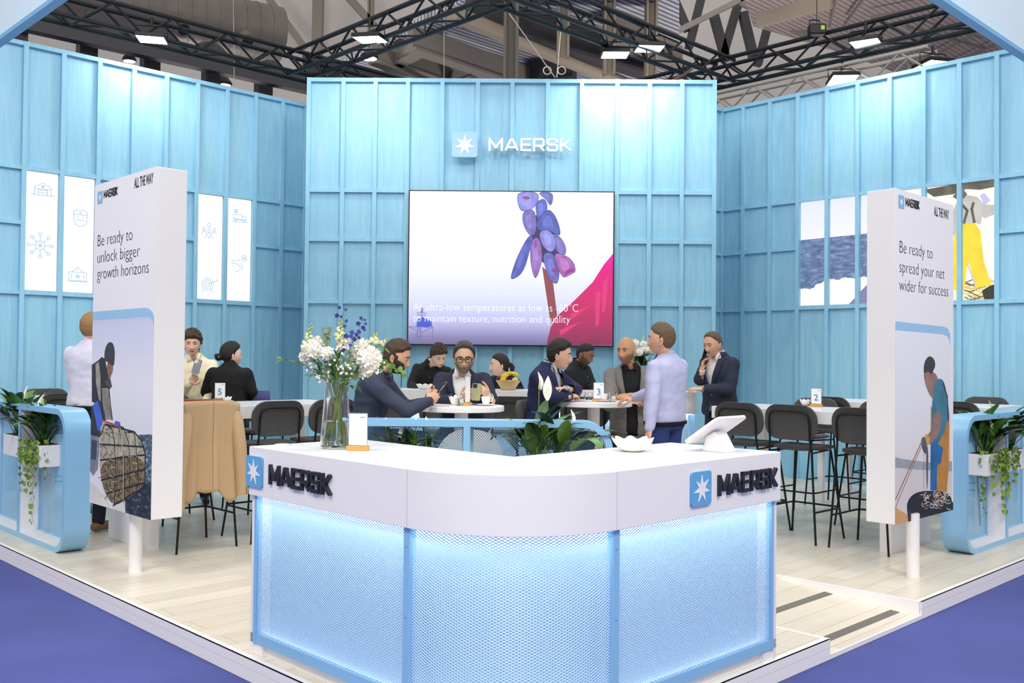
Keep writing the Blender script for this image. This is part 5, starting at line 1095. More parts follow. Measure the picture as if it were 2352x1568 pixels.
def delph(pts, fl):
    q = [bp(x, y, .01) for x, y in pts]; st = stem_to(q[0], bq); st.tube(q, .002, 5); b = st.build('stem', STEM, bq)
    for (x, y, r) in fl:
        c = bp(x, y, rg.uniform(-.02, .02)); a = MB(); ax = Vector((rg.uniform(-1, 1), -1, rg.uniform(-.4, .6))).normalized()
        for k in range(5):
            s_ = Matrix.Rotation(k*2*PI/5, 3, ax) @ ax.orthogonal().normalized(); t = ax.cross(s_); a.add([c, c+s_*r*.55+t*r*.42+ax*r*.15, c+s_*r*1.05+ax*r*.3, c+s_*r*.55-t*r*.42+ax*r*.15], [(0, 1, 2, 3)])
        a.ball(c, r*.3, 6, 4); a.build('delphinium_bloom', BLUEPET, b)
delph([(784, 800), (786, 760), (784, 715)], [(775, 706, .012), (789, 711, .011), (769, 724, .014), (780, 727, .01), (792, 737, .013), (787, 749, .012), (792, 772, .016)])
delph([(800, 800), (815, 765), (830, 730)], [(826, 730, .012), (834, 734, .009), (818, 742, .014), (829, 751, .013), (833, 756, .012), (822, 762, .015), (806, 764, .016), (815, 768, .013), (805, 773, .014), (820, 775, .011), (810, 778, .014), (797, 774, .013), (835, 743, .01)])
delph([(790, 850), (786, 820)], [(785, 806, .014), (789, 802, .012), (784, 812, .016), (803, 793, .013)])
def euca(pts, r0, dy, n=7, m=EUCA, nm='eucalyptus_leaf'):
    q = [bp(x, y, dy*(i/len(pts))) for i, (x, y) in enumerate(pts)]; st = stem_to(q[0], bq); st.tube(q, .002, 5); b = st.build('stem', STEM, bq); a = MB()
    for k in range(n):
        t = k/(n-1)*(len(q)-1.001); i = int(t); c = q[i].lerp(q[i+1], t-i); r = r0*(1-.45*k/n)
        for s_ in (-1, 1):
            ax = Vector((rg.uniform(-.5, .5), -1, rg.uniform(-.5, .7))).normalized(); u = ax.orthogonal().normalized(); u = Matrix.Rotation(rg.uniform(0, 6.28), 3, ax) @ u; v = ax.cross(u); o = c+u*r*.9
            a.add([o+(u*math.cos(w_)*1.+v*math.sin(w_)*.92)*r for w_ in (2*PI*j/10 for j in range(10))], [tuple(range(10))])
    a.build(nm, m, b)
euca([(760, 850), (752, 800), (745, 766), (752, 757)], .024, -.03, 8); euca([(775, 870), (772, 840), (768, 815)], .024, -.09, 6); euca([(790, 860), (800, 830), (806, 800)], .022, -.07, 6); euca([(765, 870), (755, 845), (750, 820)], .022, -.08, 5); euca([(782, 888), (779, 880), (776, 872)], .022, -.07, 3)
euca([(845, 850), (880, 838), (905, 844), (930, 856)], .021, -.05, 7, LEAF2, 'round_leaf'); euca([(812, 860), (845, 830), (868, 815)], .018, .04, 5, EUCA)
def sprig(pts, L_, dy, n=8, m=LEAF2):
    q = [bp(x, y, dy) for x, y in pts]; st = stem_to(q[0], bq); st.tube(q, .0018, 5); b = st.build('stem', STEM, bq); a = MB()
    for k in range(n):
        t = k/(n-1)*(len(q)-1.001); i = int(t); c = q[i].lerp(q[i+1], t-i); d = (q[i+1]-q[i]).normalized(); az = math.atan2(d.y, d.x)+(-1)**k*rg.uniform(.4, .9); leaf(a, c, az, math.asin(max(-.9, min(.9, d.z)))+rg.uniform(-.5, .5), L_*rg.uniform(.75, 1.1), L_*.42, .5)
    a.build('green_leaf', m, b, smooth=180)
sprig([(735, 855), (695, 838), (660, 828), (640, 826)], .05, .0, 10); sprig([(745, 860), (718, 845), (700, 838)], .05, -.05, 6, LEAF); sprig([(748, 870), (730, 862), (716, 860)], .05, -.06, 5); sprig([(760, 850), (742, 838), (732, 832)], .055, -.1, 4, LEAF); sprig([(815, 850), (850, 838), (870, 842)], .045, -.02, 6, LEAF); sprig([(845, 800), (865, 790), (878, 800)], .045, .02, 6); sprig([(795, 885), (810, 883), (822, 888)], .05, -.05, 4, LEAF); sprig([(770, 860), (800, 850), (840, 858)], .04, .05, 7, LEAF); sprig([(770, 840), (765, 815), (775, 790)], .045, .06, 6, LEAF); sprig([(790, 870), (815, 862), (835, 870)], .04, -.03, 5, LEAF)
sprig([(765, 880), (745, 862), (738, 850)], .06, -.08, 5, LEAF); sprig([(780, 885), (800, 868), (818, 858)], .06, -.08, 5, LEAF); sprig([(772, 875), (768, 850), (780, 826)], .06, -.07, 6, LEAF); sprig([(770, 880), (785, 850), (815, 838)], .055, -.06, 6, LEAF2)
for (cx, cy, sx, sy, n) in ((795, 848, 22, 16, 26), (742, 868, 18, 14, 20), (855, 850, 20, 14, 20), (790, 800, 20, 16, 18), (722, 845, 16, 12, 14)):
    b = stem_to(bp(cx, cy+8, -.05), bq).build('stem', STEM, bq); a = MB(); c0 = bp(cx, cy+14, -.04)
    for k in range(n): p = bp(cx+rg.gauss(0, sx*.6), cy+rg.gauss(0, sy*.6), -.06+rg.uniform(-.04, .04)); a.ball(p, rg.uniform(.0045, .008), 6, 4); 
    a.build('gypsophila_bloom', PETAL, b)
# second bunch on the serving bar
v2 = onbar(1474, 10.55); th = thing('flower_vase', 'vase of white flowers on the serving bar behind the bald man', 'flowers', v2)
a = MB(); a.lathe([(.06, 0), (.07, .02), (.055, .22), (.058, .26), (.052, .26), (.05, .2), (0, .02)], 32); a.build('glass_body', GLASS, th, smooth=60)
a = MB()
for k in range(7): an = k*2.4; a.tube([(.03*math.cos(an), .03*math.sin(an), .02), (-.02*math.cos(an), -.02*math.sin(an), .25), (-.1*math.cos(an), -.08*math.sin(an), .38)], .003, 5)
a.build('stem', STEM, th); a = MB(); g = MB()
for k in range(10):
    x, y, z = rg.uniform(-.11, .11), rg.uniform(-.08, .08), rg.uniform(.42, .56); b = MB(); b.ball((x, y, z), .035, 8, 6)
    for j in range(60):
        zz = 1-2*(j+.5)/60; an = j*2.4; d = Vector((math.sqrt(1-zz*zz)*math.cos(an), math.sqrt(1-zz*zz)*math.sin(an), zz)); s_ = d.orthogonal().normalized()*.012; c = Vector((x, y, z))+d*.032; b.add([c-s_, c+s_, c+d*.016], [(0, 1, 2)])
    b.build('white_bloom', PETAL, th)
for k in range(60): leaf(g, (rg.uniform(-.05, .05), rg.uniform(-.05, .05), rg.uniform(.26, .42)), rg.random()*6.28, rg.uniform(.0, 1.2), .11, .045, .6)
g.build('leaf_crown', LEAF, th, smooth=180); g = MB(); leaf(g, (0, 0, .5), 1, 1.3, .12, .03, .2); leaf(g, (-.06, 0, .5), 2, 1.2, .1, .03, .2); g.build('bud_spike', mat('lime_bud', 'b5c45c'), th, smooth=180)

# ---------------------------------------------------------------- blazer over the stool
CAMEL = mat('camel_wool', 'cdae86', rough=.9, var=.12, vscale=60, vstretch=(1, 1, 6), bump=.15, bscale=300)
def gau_(x, s): return math.exp(-(x/s)**2)
def hung_jacket(st_, label, m, name='blazer', long=True):
    th = thing(name, label, 'jacket', st_.location, st_.rotation_euler.z)
    def cloth(nm, rows, thick=.012):
        """rows: list of (list of x,y,z); joined as a sheet with thickness"""
        a = MB(); n = len(rows[0]); vs = [p for r in rows for p in r]; a.add(vs, [(i*n+j, i*n+j+1, (i+1)*n+j+1, (i+1)*n+j) for i in range(len(rows)-1) for j in range(n-1)])
        o = a.build(nm, m, th, smooth=180); md = o.modifiers.new('solid', 'SOLIDIFY'); md.thickness = thick; md.offset = 0; return o
    def yb(x, z): return -.275+.35*x*x-.09*(z-1.02)
    N_ = 24; rows = []; zb = .47 if long else .95
    for i in range(26):
        t = i/25; z = 1.185-(1.185-zb)*t; wd = .235+.03*t*t; r = []
        for j in range(N_+1):
            s_ = -1+2*j/N_; x = s_*wd; fold = .02*t*math.sin(s_*9+1)+.018*t*math.sin(s_*4.2)+.007*t*math.sin(s_*19)
            zz = z+(-.03*abs(s_)**3 if i < 3 else 0)-.1*t*t*gau_(s_-.62, .26)-.07*t*t*gau_(s_+.75, .25)+.01*t*math.sin(s_*11)
            r.append((x, min(yb(x*.8, max(z, .86)), -.2)-.03-fold-.02*t, zz))
        rows.append(r)
    rows.insert(0, [(x*.97, -.19, 1.18) for x, y, z in rows[0]]); rows.insert(0, [(x*.97, -.16, 1.05) for x, y, z in rows[0]])
    cloth('back_panel', rows)
    if not long: return th
    cs = [rows[i][N_//2] for i in range(2, 27)]; a = MB(); a.tube([(x, y-.0085, z) for x, y, z in cs], .0022, 5); a.build('centre_seam', mat('camel_seam', 'a5855c', rough=.9), th)
    for s_, zb2, xo in ((1, .43, .0), (-1, .36, .05)):
        a = MB(); pts = [Vector((s_*.2, -.25, 1.15)), Vector((s_*.215, -.3, 1.03)), Vector((s_*(.228+xo*.5), -.33, .82)), Vector((s_*(.238+xo), -.345, .62)), Vector((s_*(.24+xo), -.35, zb2))]
        a.tube(pts, [.03, .05, .054, .05, .046], 16); o = a.build('sleeve', m, th, smooth=60)
        b = MB(); 
        for k in range(3): b.ball(pts[-1]+Vector((.02*s_, -.042, .02+.018*k)), .006, 8, 5)
        b.build('button', mat('horn_button', '6b4d30', rough=.4), o)
    return th
bz = hung_jacket(used[5], 'camel beige blazer hung over the back of a bar stool at table 5', CAMEL)
hung_jacket(used[9], 'violet blue jacket laid over a stool back behind table 5', mat('violet_blue_cloth', '4b4a80', rough=.9), 'jacket', False)
# ---------------------------------------------------------------- people
def smoothstep(a, b, x): t = min(1, max(0, (x-a)/(b-a))); return t*t*(3-2*t)
def gau(x, s): return math.exp(-(x/s)**2)
def ipl(x, xs, ys):
    if x <= xs[0]: return ys[0]
    for i in range(1, len(xs)):
        if x <= xs[i]: t = (x-xs[i-1])/(xs[i]-xs[i-1]); return ys[i-1]+(ys[i]-ys[i-1])*t
    return ys[-1]
def head_pt(az, ph, fem=0.):
    """skin surface of a head; az from the face forwards, ph elevation; metres, centre at eye height"""
    dx, dy, dz = math.sin(az)*math.cos(ph), math.cos(az)*math.cos(ph), math.sin(ph)
    z = .121*dz; fw = 1.
    if z < 0: fw = 1-(.30+.05*fem)*(-z/.121)**1.7
    x = .0765*math.copysign(abs(dx)**.92, dx)*fw
    if dy > 0: y = .094*dy**.86; y *= 1-.05*max(0, z/.121)**3
    else:
        y = .103*dy
        if z < -.02: y *= 1-.42*smoothstep(.02, .11, -z)
        else: y *= 1+.04*gau(z-.04, .05)
    if z < -.03 and dy > 0: y += .012*smoothstep(.03, .1, -z)*max(0, 1-abs(x)/.05)
    if dy > .15:
        f = smoothstep(.15, .5, dy)
        y += f*(.0055*gau(z-.021, .011)*gau(abs(x)-.028, .026)*(1-.6*fem))
        y -= f*.011*gau(z-.001, .013)*gau(abs(x)-.031, .019)
        if z < .012:
            t = (.012-z)/.062; pr = ipl(t, [0, .25, .75, .93, 1.0, 1.12, 1.3], [.001, .007, .021, .025, .019, .004, 0]); y += f*pr*gau(x, .0085+.009*smoothstep(.4, .95, t))
            y += f*.006*gau(z+.041, .007)*gau(abs(x)-.0125, .007)
        y += f*.004*gau(z+.034, .022)*gau(abs(x)-.048, .018)
        lip = gau(x, .021); y += f*lip*(.0055*gau(z+.0655, .0045)+.0062*gau(z+.076, .0052)-.0035*gau(z+.0705, .002)); y -= f*.004*gau(z+.089, .007)*gau(x, .022)
        y += f*.008*gau(z+.108, .016)*gau(x, .022)
    return Vector((x, y, z))
HN, HM = 64, 52
def az_of(j): s_ = -1+2*j/HN; return PI*(.45*s_+.55*s_**3)
def head_grid(fem=0.):
    g = []
    for i in range(HM+1):
        s_ = i/HM; ph = -PI/2+PI*s_; g.append([head_pt(az_of(j), ph, fem) for j in range(HN)])
    return g
HAIRLINE = {'short': ([-.1, -.045, -.015, .005, .02, .045, .06, .09], [-.085, -.075, -.03, .03, .035, .045, .066, .076]),
            'high': ([-.1, -.045, -.015, .005, .02, .045, .06, .09], [-.085, -.075, -.03, .03, .035, .06, .085, .092]),
            'fringe': ([-.1, -.045, -.015, .005, .02, .05, .07, .09], [-.09, -.08, -.04, .02, .03, .035, .05, .056]),
            'back': ([-.1, -.045, -.015, .005, .02, .05, .07, .09], [-.07, -.06, -.03, .02, .04, .06, .07, .074])}
def head_into(mb, fr, sp):
    """adds skin, eyes, lips, ears to mb (slots: skin, lips, eye white, iris, brow); returns the hair and beard shells"""
    fem = sp.get('fem', 0); g = head_grid(fem); vs = [p for r in g for p in r]; fs = []; ms = []
    for i in range(HM):
        for j in range(HN):
            k = (j+1) % HN; fs.append((i*HN+j, i*HN+k, (i+1)*HN+k, (i+1)*HN+j)); c = (g[i][j]+g[i+1][k])*.5
            lip = c.y > .05 and abs(c.x) < .023-.0*abs(c.x) and -.0815+abs(c.x)*.25 < c.z < -.0605-abs(c.x)*.2
            ms.append(1 if lip else 0)
    mb.M = fr; o = len(mb.v); mb.add(vs, fs); mb.m[-len(fs):] = ms
    low = sp.get('pitch', 0) > .18
    for s_ in (-1, 1):
        e = Vector((s_*.031, .0835, -.0005)); mb.ball(e-Vector((0, .006, 0)), (.0135, .0095, .0078), 12, 8, 2)
        mb.ball(e+Vector((0, .0012, -.002 if low else 0)), (.0058, .003, .0058), 10, 6, 3)
        # upper lid and lashes
        lid = [e+Vector((x, .0042-.12*abs(x), (.0055 if not low else .003)-22*x*x)) for x in (-.0145, -.009, -.003, .003, .009, .0145)]; mb.tube(lid, [.0012, .0021, .0025, .0025, .0021, .0012], 5, mi=3)
        lid = [e+Vector((x, .003-.12*abs(x), (.0088 if not low else .0072)-24*x*x)) for x in (-.015, -.009, -.003, .003, .009, .015)]; mb.tube(lid, [.002, .0034, .004, .004, .0034, .002], 6, mi=0)
        br = [Vector((s_*x, 0, z)) for x, z in ((.013, .0185), (.022, .0225), (.034, .0235), (.045, .0185), (.05, .014))]
        for p in br: p.y = max(.05, head_at(p.x, p.z, fem))+.001
        th_ = .0024 if fem else .0036; mb.tube(br, [th_*.8, th_, th_, th_*.8, th_*.4], 6, mi=4)
        q = Matrix.Rotation(s_*.35, 3, 'Z'); mb.ball((s_*.0765, -.012, -.018), (.008, .019, .033), 12, 8, 0, q); mb.ball((s_*.0795, -.016, -.008), (.009, .012, .019), 10, 6, 0, q); mb.ball((s_*.076, -.006, -.044), (.006, .009, .01), 8, 6, 0)
        mb.ball((s_*.0845, -.011, -.016), (.0015, .006, .012), 8, 5, 1, q)
    mb.ball((0, .09, -.0715), (.019, .004, .0009), 8, 4, 3)
    mb.M = None
    return g
def head_at(x, z, fem=0):
    ph = math.asin(max(-.99, min(.99, z/.121))); az = math.asin(max(-.95, min(.95, x/.0765/math.cos(ph)))); return head_pt(az, ph, fem).y
def shell(g, fn, lift, seed=0, rough=0., freq=40.):
    """hair or beard: the part of the head where fn > 0, lifted off the skin"""
    mb = MB(); idx = {}; D = [[fn(p) for p in r] for r in g]; vs = []
    for i in range(HM+1):
        for j in range(HN):
            p = g[i][j]; d = D[i][j]; n = Vector((p.x/.0765**2, p.y/.1**2, p.z/.121**2)); n = n.normalized() if n.length > 0 else Vector((0, 0, 1))
            t = smoothstep(-.004, .016, d); k = lift(p)*t-.0012*(1-t)
            if rough: k += rough*t*noise.noise(p*freq+Vector((seed*7.1, 0, 0)))+rough*.5*t*noise.noise(p*freq*2.3+Vector((0, seed, 0)))
            vs.append(p+n*k)
    fs = []
    for i in range(HM):
        for j in range(HN):
            k = (j+1) % HN; q = ((i, j), (i, k), (i+1, k), (i+1, j))
            if max(D[a][b] for a, b in q) > -.003: fs.append(tuple(a*HN+b for a, b in q))
    mb.add(vs, fs); return mb
def remesh(mb, voxel, it=4, fac=.5):
    o = bpy.data.objects.new('tmp', mb.mesh('tmp', WHITE)); COL.objects.link(o)
    r = o.modifiers.new('r', 'REMESH'); r.mode = 'VOXEL'; r.voxel_size = voxel; r.use_smooth_shade = True
    s_ = o.modifiers.new('s', 'SMOOTH'); s_.iterations = it; s_.factor = fac
    me = evaluated_mesh(o, 'tmp'); old = o.data; bpy.data.objects.remove(o); bpy.data.meshes.remove(old)
    vs = [v.co.copy() for v in me.vertices]; fs = [tuple(p.vertices) for p in me.polygons]; bpy.data.meshes.remove(me); return vs, fs
def hand(mb_out, wrist, fingers, palm, thumb, curl=.5, spread=1., sc=1., tc=.4):
    """a five-fingered hand: wrist point, point the fingers aim at, direction the palm faces, thumb side (+1 = local +x)"""
    W_ = Vector(wrist); Y = (Vector(fingers)-W_).normalized(); Z = -Vector(palm); Z = (Z-Y*Z.dot(Y)).normalized(); X = Y.cross(Z)
    M = Matrix.Identity(4)
    for i in range(3): M[i][0] = X[i]*sc; M[i][1] = Y[i]*sc; M[i][2] = Z[i]*sc; M[i][3] = W_[i]
    m = MB(); m.cap((0, -.05, 0), (0, .01, 0), .024, .026, 12); m.ball((0, .048, 0), (.04, .05, .0145), 16, 10); m.ball((thumb*.022, .03, -.006), (.02, .032, .016), 12, 8)
    for k, (bx, L_) in enumerate(((.03, .076), (.0105, .085), (-.0095, .078), (-.029, .06))):
        bx *= thumb; p = Vector((bx, .084-.006*abs(k-1), 0)); a = .15+curl*.5; az = bx*2.2*spread; r = .0088 if k < 3 else .0076
        for s_, f in enumerate((.46, .31, .23)):
            d = Vector((math.sin(az)*math.cos(a), math.cos(az)*math.cos(a), -math.sin(a))); q = p+d*L_*f; m.cap(p, q, r, r*.92, 10); p = q; r *= .92; a += curl*(1.0 if s_ == 0 else .8)
    p = Vector((thumb*.03, .022, -.006)); 
    for s_, (L_, ax, az) in enumerate(((.042, .78, -.35), (.032, .45+.1*(1-tc), -.25-tc*.4), (.027, .2, -.3-tc*.6))):
        d = Vector((thumb*math.sin(ax), math.cos(ax), az)).normalized(); q = p+d*L_; m.cap(p, q, .0115-.001*s_, .0105-.0012*s_, 10); p = q
    vs, fs = remesh(m, .0042, 3, .4); mb_out.M = M; mb_out.add(vs, fs, 0); mb_out.M = None
def sup(a, b, cx, cy, th, n=2.5):
    c, s_ = math.cos(th), math.sin(th); return (cx+a*math.copysign(abs(c)**(2/n), c), cy+b*math.copysign(abs(s_)**(2/n), s_))
TORSO = [(-.06, .165, .115, .0), (.0, .178, .122, 0), (.14, .172, .12, .005), (.32, .158, .112, .006), (.5, .168, .118, .006), (.66, .186, .124, .004), (.78, .19, .114, -.004), (.86, .176, .1, -.01), (.92, .135, .08, -.014), (.97, .092, .066, -.014), (1.03, .064, .06, -.01)]
class Figure:
    def __init__(s, **k): s.__dict__.update(k)
SKIN = {k: mat('skin_'+k, c, rough=.5, var=.08, vscale=18) for k, c in (('fair', 'dfb196'), ('rosy', 'd9a488'), ('tan', 'c6946f'), ('olive', 'd4a88a'), ('brown', '8e6244'), ('pale', 'e6bfa6'))}
LIPS = {k: mat('lips_'+k, c, rough=.4) for k, c in (('fair', 'bf7d6d'), ('rosy', 'bd7466'), ('tan', 'a06853'), ('olive', '97604f'), ('brown', '643b30'), ('pale', 'c07468'))}
EYEW = mat('eye_white', 'e2dcd6', rough=.2); IRIS = mat('dark_iris', '2c2019', rough=.2)
HAIR = {k: mat('hair_'+k, c, rough=.6, var=.45, vscale=60, vstretch=(3, 3, .6), bump=.4, bscale=140) for k, c in (('dark', '2b211b'), ('brown', '4a3626'), ('grey', '4c443d'), ('mid', '6a5440'), ('ginger', 'a67c50'), ('black', '1c1816'), ('beard', '3d2e25'), ('stub', '94705a'), ('saltpep', '8b7b6d'), ('darkstub', '5f4230'))}
def cloth_mat(name, c, **k): return mat(name, c, rough=.85, var=k.pop('var', .1), vscale=k.pop('vscale', 25), bump=k.pop('bump', .12), bscale=k.pop('bscale', 350), **k)
NAVY = cloth_mat('navy_suit_wool', '262b3f'); NAVY2 = cloth_mat('deep_navy_wool', '21254a'); INK = cloth_mat('dark_blue_jersey', '363d52'); BLK = cloth_mat('black_cotton', '1d1c1f'); BLKB = cloth_mat('black_crepe', '121114'); GREYT = cloth_mat('grey_tweed', '827d79', var=.3, vscale=90); LAV = cloth_mat('lavender_cotton', 'b9bbde', var=.06, vscale=40); LAV2 = cloth_mat('pale_lavender_cotton', 'd6d4e6', var=.05); CRM = cloth_mat('cream_cotton', 'eee3c6', var=.06); WSH = cloth_mat('white_shirt_cotton', 'f1f0f3', var=.03); PBL = cloth_mat('pale_blue_shirt_cotton', 'c3cfe2', var=.05); TRN = cloth_mat('blue_trouser_cloth', '26386e'); TRD = cloth_mat('dark_trouser_cloth', '1e2130'); BRS = mat('tan_brown_leather', '8d5f35', rough=.35)
PK_ = 1.05
def person(label, root, rz, head, hrz, pitch, neck, hip, arms, outfit, skin='fair', hair=('short', 'dark', .012, 0.), beard=None, fem=0, roll=0., legs='sit', wide=1., shirt=None, coat=None, trousers=TRD, glasses=False, hsc=1., extra=None, shoes=False, belly=0., jopen=False):
    th = thing('person', label, 'person', (root[0], root[1], 0), rz); th.scale = (PK_,)*3
    inv = (Matrix.Translation((root[0], root[1], 0)) @ Matrix.Rotation(rz, 4, 'Z') @ Matrix.Scale(PK_, 4)).inverted(); Lc = lambda p: inv @ Vector(p); Ld = lambda d: Matrix.Rotation(-rz, 3, 'Z') @ Vector(d)
    Hd, N, H = Lc(head), Lc(neck), Lc(hip); N = N+(N-H).normalized()*.022; sp_ = N-H; SL = sp_.length; up = sp_.normalized()
    rt = Vector((1, 0, 0)); rt = (rt-up*rt.dot(up)).normalized(); fw = up.cross(rt); W = wide
    def spine(t): 
        p = H+sp_*t; return p-fw*(.028*math.sin(PI*min(1, max(0, t)))*(1 if up.dot(Vector((0, 0, 1))) < .97 else .3))
    def ring(t, a, b, cy, inf, n=28):
        c = spine(t); a = (a+belly*.6*gau(t-.28, .22))*W+inf; b = b+inf+belly*gau(t-.28, .2); out = []
        for k in range(n):
            x, y = sup(a, b, 0, cy+belly*.4*gau(t-.28, .2), 2*PI*k/n); out.append(c+rt*x+fw*y)
        return out
    def torso(mb, inf, t0=-9, t1=9): mb.loft([ring(t, a, b, c, inf if t < .95 else inf*.4) for t, a, b, c in TORSO if t0 <= t <= t1])
    def surf(t, x, inf):
        ts = [q[0] for q in TORSO]; a = ipl(t, ts, [q[1] for q in TORSO])*W+inf+belly*.6*gau(t-.28, .22)*W; b = ipl(t, ts, [q[2] for q in TORSO])+inf+belly*gau(t-.28, .2); cy = ipl(t, ts, [q[3] for q in TORSO])+belly*.4*gau(t-.28, .2)
        u = min(.98, abs(x)/a); y = b*(1-u**2.5)**(1/2.5); return spine(t)+rt*x+fw*(cy+y)
    SH = {s_: spine(.83)+rt*(s_*.166*W)-fw*.012 for s_ in (-1, 1)}
    A = {}
    for s_, a in arms.items():
        A[s_] = (SH[s_], Lc(a[0]), Lc(a[1]))
    # ---- body: one mesh
    bd = MB(); core = MB(); torso(core, -.022)
    core.cap(spine(.93), Hd+Vector((0, 0, -.03)), .05, .05, 14)
    for s_, (a, b, c) in A.items(): core.cap(a, b, .042, .034, 12); core.cap(b, c, .034, .022, 12)
    LG = {}
    for s_ in (-1, 1):
        h = H+Vector((s_*.09, 0, -.03))
        if legs == 'sit': k = h+Vector((s_*.05, .40, .0)); f = k+Vector((s_*.02, -.06, -.42)); toe = f+Vector((0, .16, -.05))
        else: k = Vector((s_*.1, .03+h.y*.4, .5)); f = Vector((s_*.11, -.02, .09)); toe = Vector((s_*.13, .15, .045))
        LG[s_] = (h, k, f, toe); core.cap(h, k, .07, .05, 12); core.cap(k, f, .048, .034, 12); core.cap(f+Vector((0, -.03, -.03)), toe, .035, .028, 10)
    vs, fs = remesh(core, .014, 3); bd.add(vs, fs, 0)
    q = Matrix.Rotation(hrz-rz, 4, 'Z') @ Matrix.Rotation(-pitch, 4, 'X') @ Matrix.Rotation(roll, 4, 'Y'); fr = Matrix.Translation(Hd) @ q @ Matrix.Scale(hsc, 4)
    sp = {'fem': fem, 'pitch': pitch}; g = head_into(bd, fr, sp)
    # neck as a bent loft from under the jaw to the collar
    jaw = fr @ Vector((0, -.018, -.05)); chin = fr @ Vector((0, -.005, -.085)); nb = spine(1.0); nr = .052-.008*fem; rings = []
    for t, p, r in ((0, jaw, nr*.98), (.3, chin.lerp(nb, .15), nr), (.6, chin.lerp(nb, .55), nr*1.0), (1, nb, nr*1.12), (1.2, spine(.93), nr*1.3)): rings.append([p+rt*r*math.cos(a)+fw*r*1.08*math.sin(a) for a in (2*PI*k/20 for k in range(20))])
    bd.loft(rings, 0)
    for s_, a in arms.items():
        w_ = Lc(a[1]); fpt = Lc(a[2]); pn = Ld(a[3]); Y = (fpt-w_).normalized(); Z = -(pn-Y*pn.dot(Y)).normalized(); thumb = -s_ * (1)
        hand(bd, w_, fpt, pn, thumb, a[4] if len(a) > 4 else .4, sc=.98 if not fem else .9)
    bo = bd.build('body', [SKIN[skin], LIPS[skin], EYEW, IRIS, HAIR[hair[1] if hair[1] != 'bald' else 'dark']], th, smooth=180)
    # ---- hair and beard
    style, hc, lift, rgh = hair
    if style != 'bald':
        xs, ys = HAIRLINE[style if style in HAIRLINE else 'short']; fn = lambda p: (p.z-ipl(p.y, xs, ys)) if p.y < .03 or p.z > 0 else -1
        lf = lambda p: lift*(.55+.6*smoothstep(-.02, .08, p.z)) if not fem else lift*(.8+.3*smoothstep(0, .08, p.z))
        m2 = shell(g, fn, lf, len(label), rgh, 34 if rgh < .01 else 48)
        m2.v = [tuple(fr @ Vector(v)) for v in m2.v]; m2.M = fr
        if extra == 'bun': m2.ball((0, -.125, -.03), (.042, .036, .036), 14, 10); m2.ball((.01, -.15, -.02), (.026, .022, .026), 10, 8)
        if extra == 'pony': m2.tube([(0, -.095, .012), (0, -.125, .01), (0, -.145, -.02), (0.005, -.145, -.06), (0, -.13, -.1)], [.018, .024, .028, .022, .008], 12)
        if rgh > .01:
            rr_ = random.Random(len(label))
            for k in range(150):
                p = head_pt(rr_.uniform(-PI, PI), rr_.uniform(-.1, 1.5), fem)
                if fn(p) > .0: m2.ball(p*(1+lift*.9/.1), (rr_.uniform(.008, .015),)*3, 7, 5)
        m2.M = None; ho = m2.build('hair', HAIR[hc], th, smooth=180)
        if extra == 'bun': c2 = MB(); c2.M = fr; [c2.ball((.03*math.cos(t), -.14+.02*math.sin(t), -.03+.02*math.sin(t)), .008, 8, 6) for t in (0, 1.2, 2.4)]; c2.build('hair_clip', mat('gold_clip', 'd8b878', rough=.3, metal=.7), th)
    if beard:
        bc, bl, lo_ = beard
        sb_ = lambda p: min(.015-abs(p.y-.012), abs(p.x)-.05, .012-p.z, p.z+.07)
        fb_ = lambda p: max(sb_(p), fb0(p))
        fb0 = lambda p: min(-.045-p.z+.6*max(0, abs(p.x)-.03)+(.0 if abs(p.x) > .03 else -.012), p.y+.03-.0) if not (abs(p.x) < .021 and -.083 < p.z < -.059) else -.01
        m2 = shell(g, lambda p: fb_(p) if p.y > -.02 else -1, lambda p: bl, 3, bl*.35, 90); m2.v = [tuple(fr @ Vector(v)) for v in m2.v]; m2.build('beard', HAIR[bc], th, smooth=180)
    if glasses:
        m2 = MB(); m2.M = fr
        for s_ in (-1, 1):
            m2.tube([(s_*(.034+.026*cx_), .112-.02*abs(cx_-(-1))*.35, -.004+.02*cy_) for cx_, cy_ in [(-1, .6), (-.7, 1), (.7, 1), (1, .7), (.95, -.5), (.6, -1), (-.5, -1), (-.9, -.4)]], .0036, 6, closed=True)
            m2.tube([(s_*.06, .1, .006), (s_*.079, .06, .006), (s_*.081, -.005, .004)], .0032, 6)
        m2.tube([(-.009, .113, .004), (0, .116, .006), (.009, .113, .004)], .003, 6); m2.build('spectacles', mat('spectacle_black', '15120f', rough=.3), th, smooth=60)
    # ---- clothes
    def wrinkle(vs, amp, seed):
        o = []
        for v in vs:
            n = noise.noise(Vector((v.x*7+seed, v.y*7, v.z*11)))+.6*noise.noise(Vector((v.x*16, v.y*16+seed, v.z*24))); c = H+up*max(0, min(SL, (v-H).dot(up))); d = (v-c); d = d.normalized() if d.length > .01 else Vector((0, 0, 0)); o.append(v+d*amp*n)
        return o
    def garment(name, m, inf, amp, sleeves=True, cut=None, rad=(.06, .05, .043, .036), lo=-.06, hi=.985, vox=.0115, wristpull=.02):
        mb = MB(); ts_ = [(lo, ipl(lo, [q[0] for q in TORSO], [q[1] for q in TORSO]), ipl(lo, [q[0] for q in TORSO], [q[2] for q in TORSO]), 0)]+[q for q in TORSO if q[0] > lo+.02]
        mb.loft([ring(t, a, b, c, inf if t < .95 else inf*.4) for t, a, b, c in ts_])
        if sleeves:
            for s_, (a, b, c) in A.items():
                e = c+(b-c).normalized()*wristpull; mb.cap(a, b, rad[0]+inf, rad[1]+inf*.8, 16); mb.cap(b, e, rad[1]+inf*.8, rad[2]*.92+inf*.3, 16); mb.ball(a-Vector((0, 0, .005)), rad[0]+inf+.002, 12, 8)
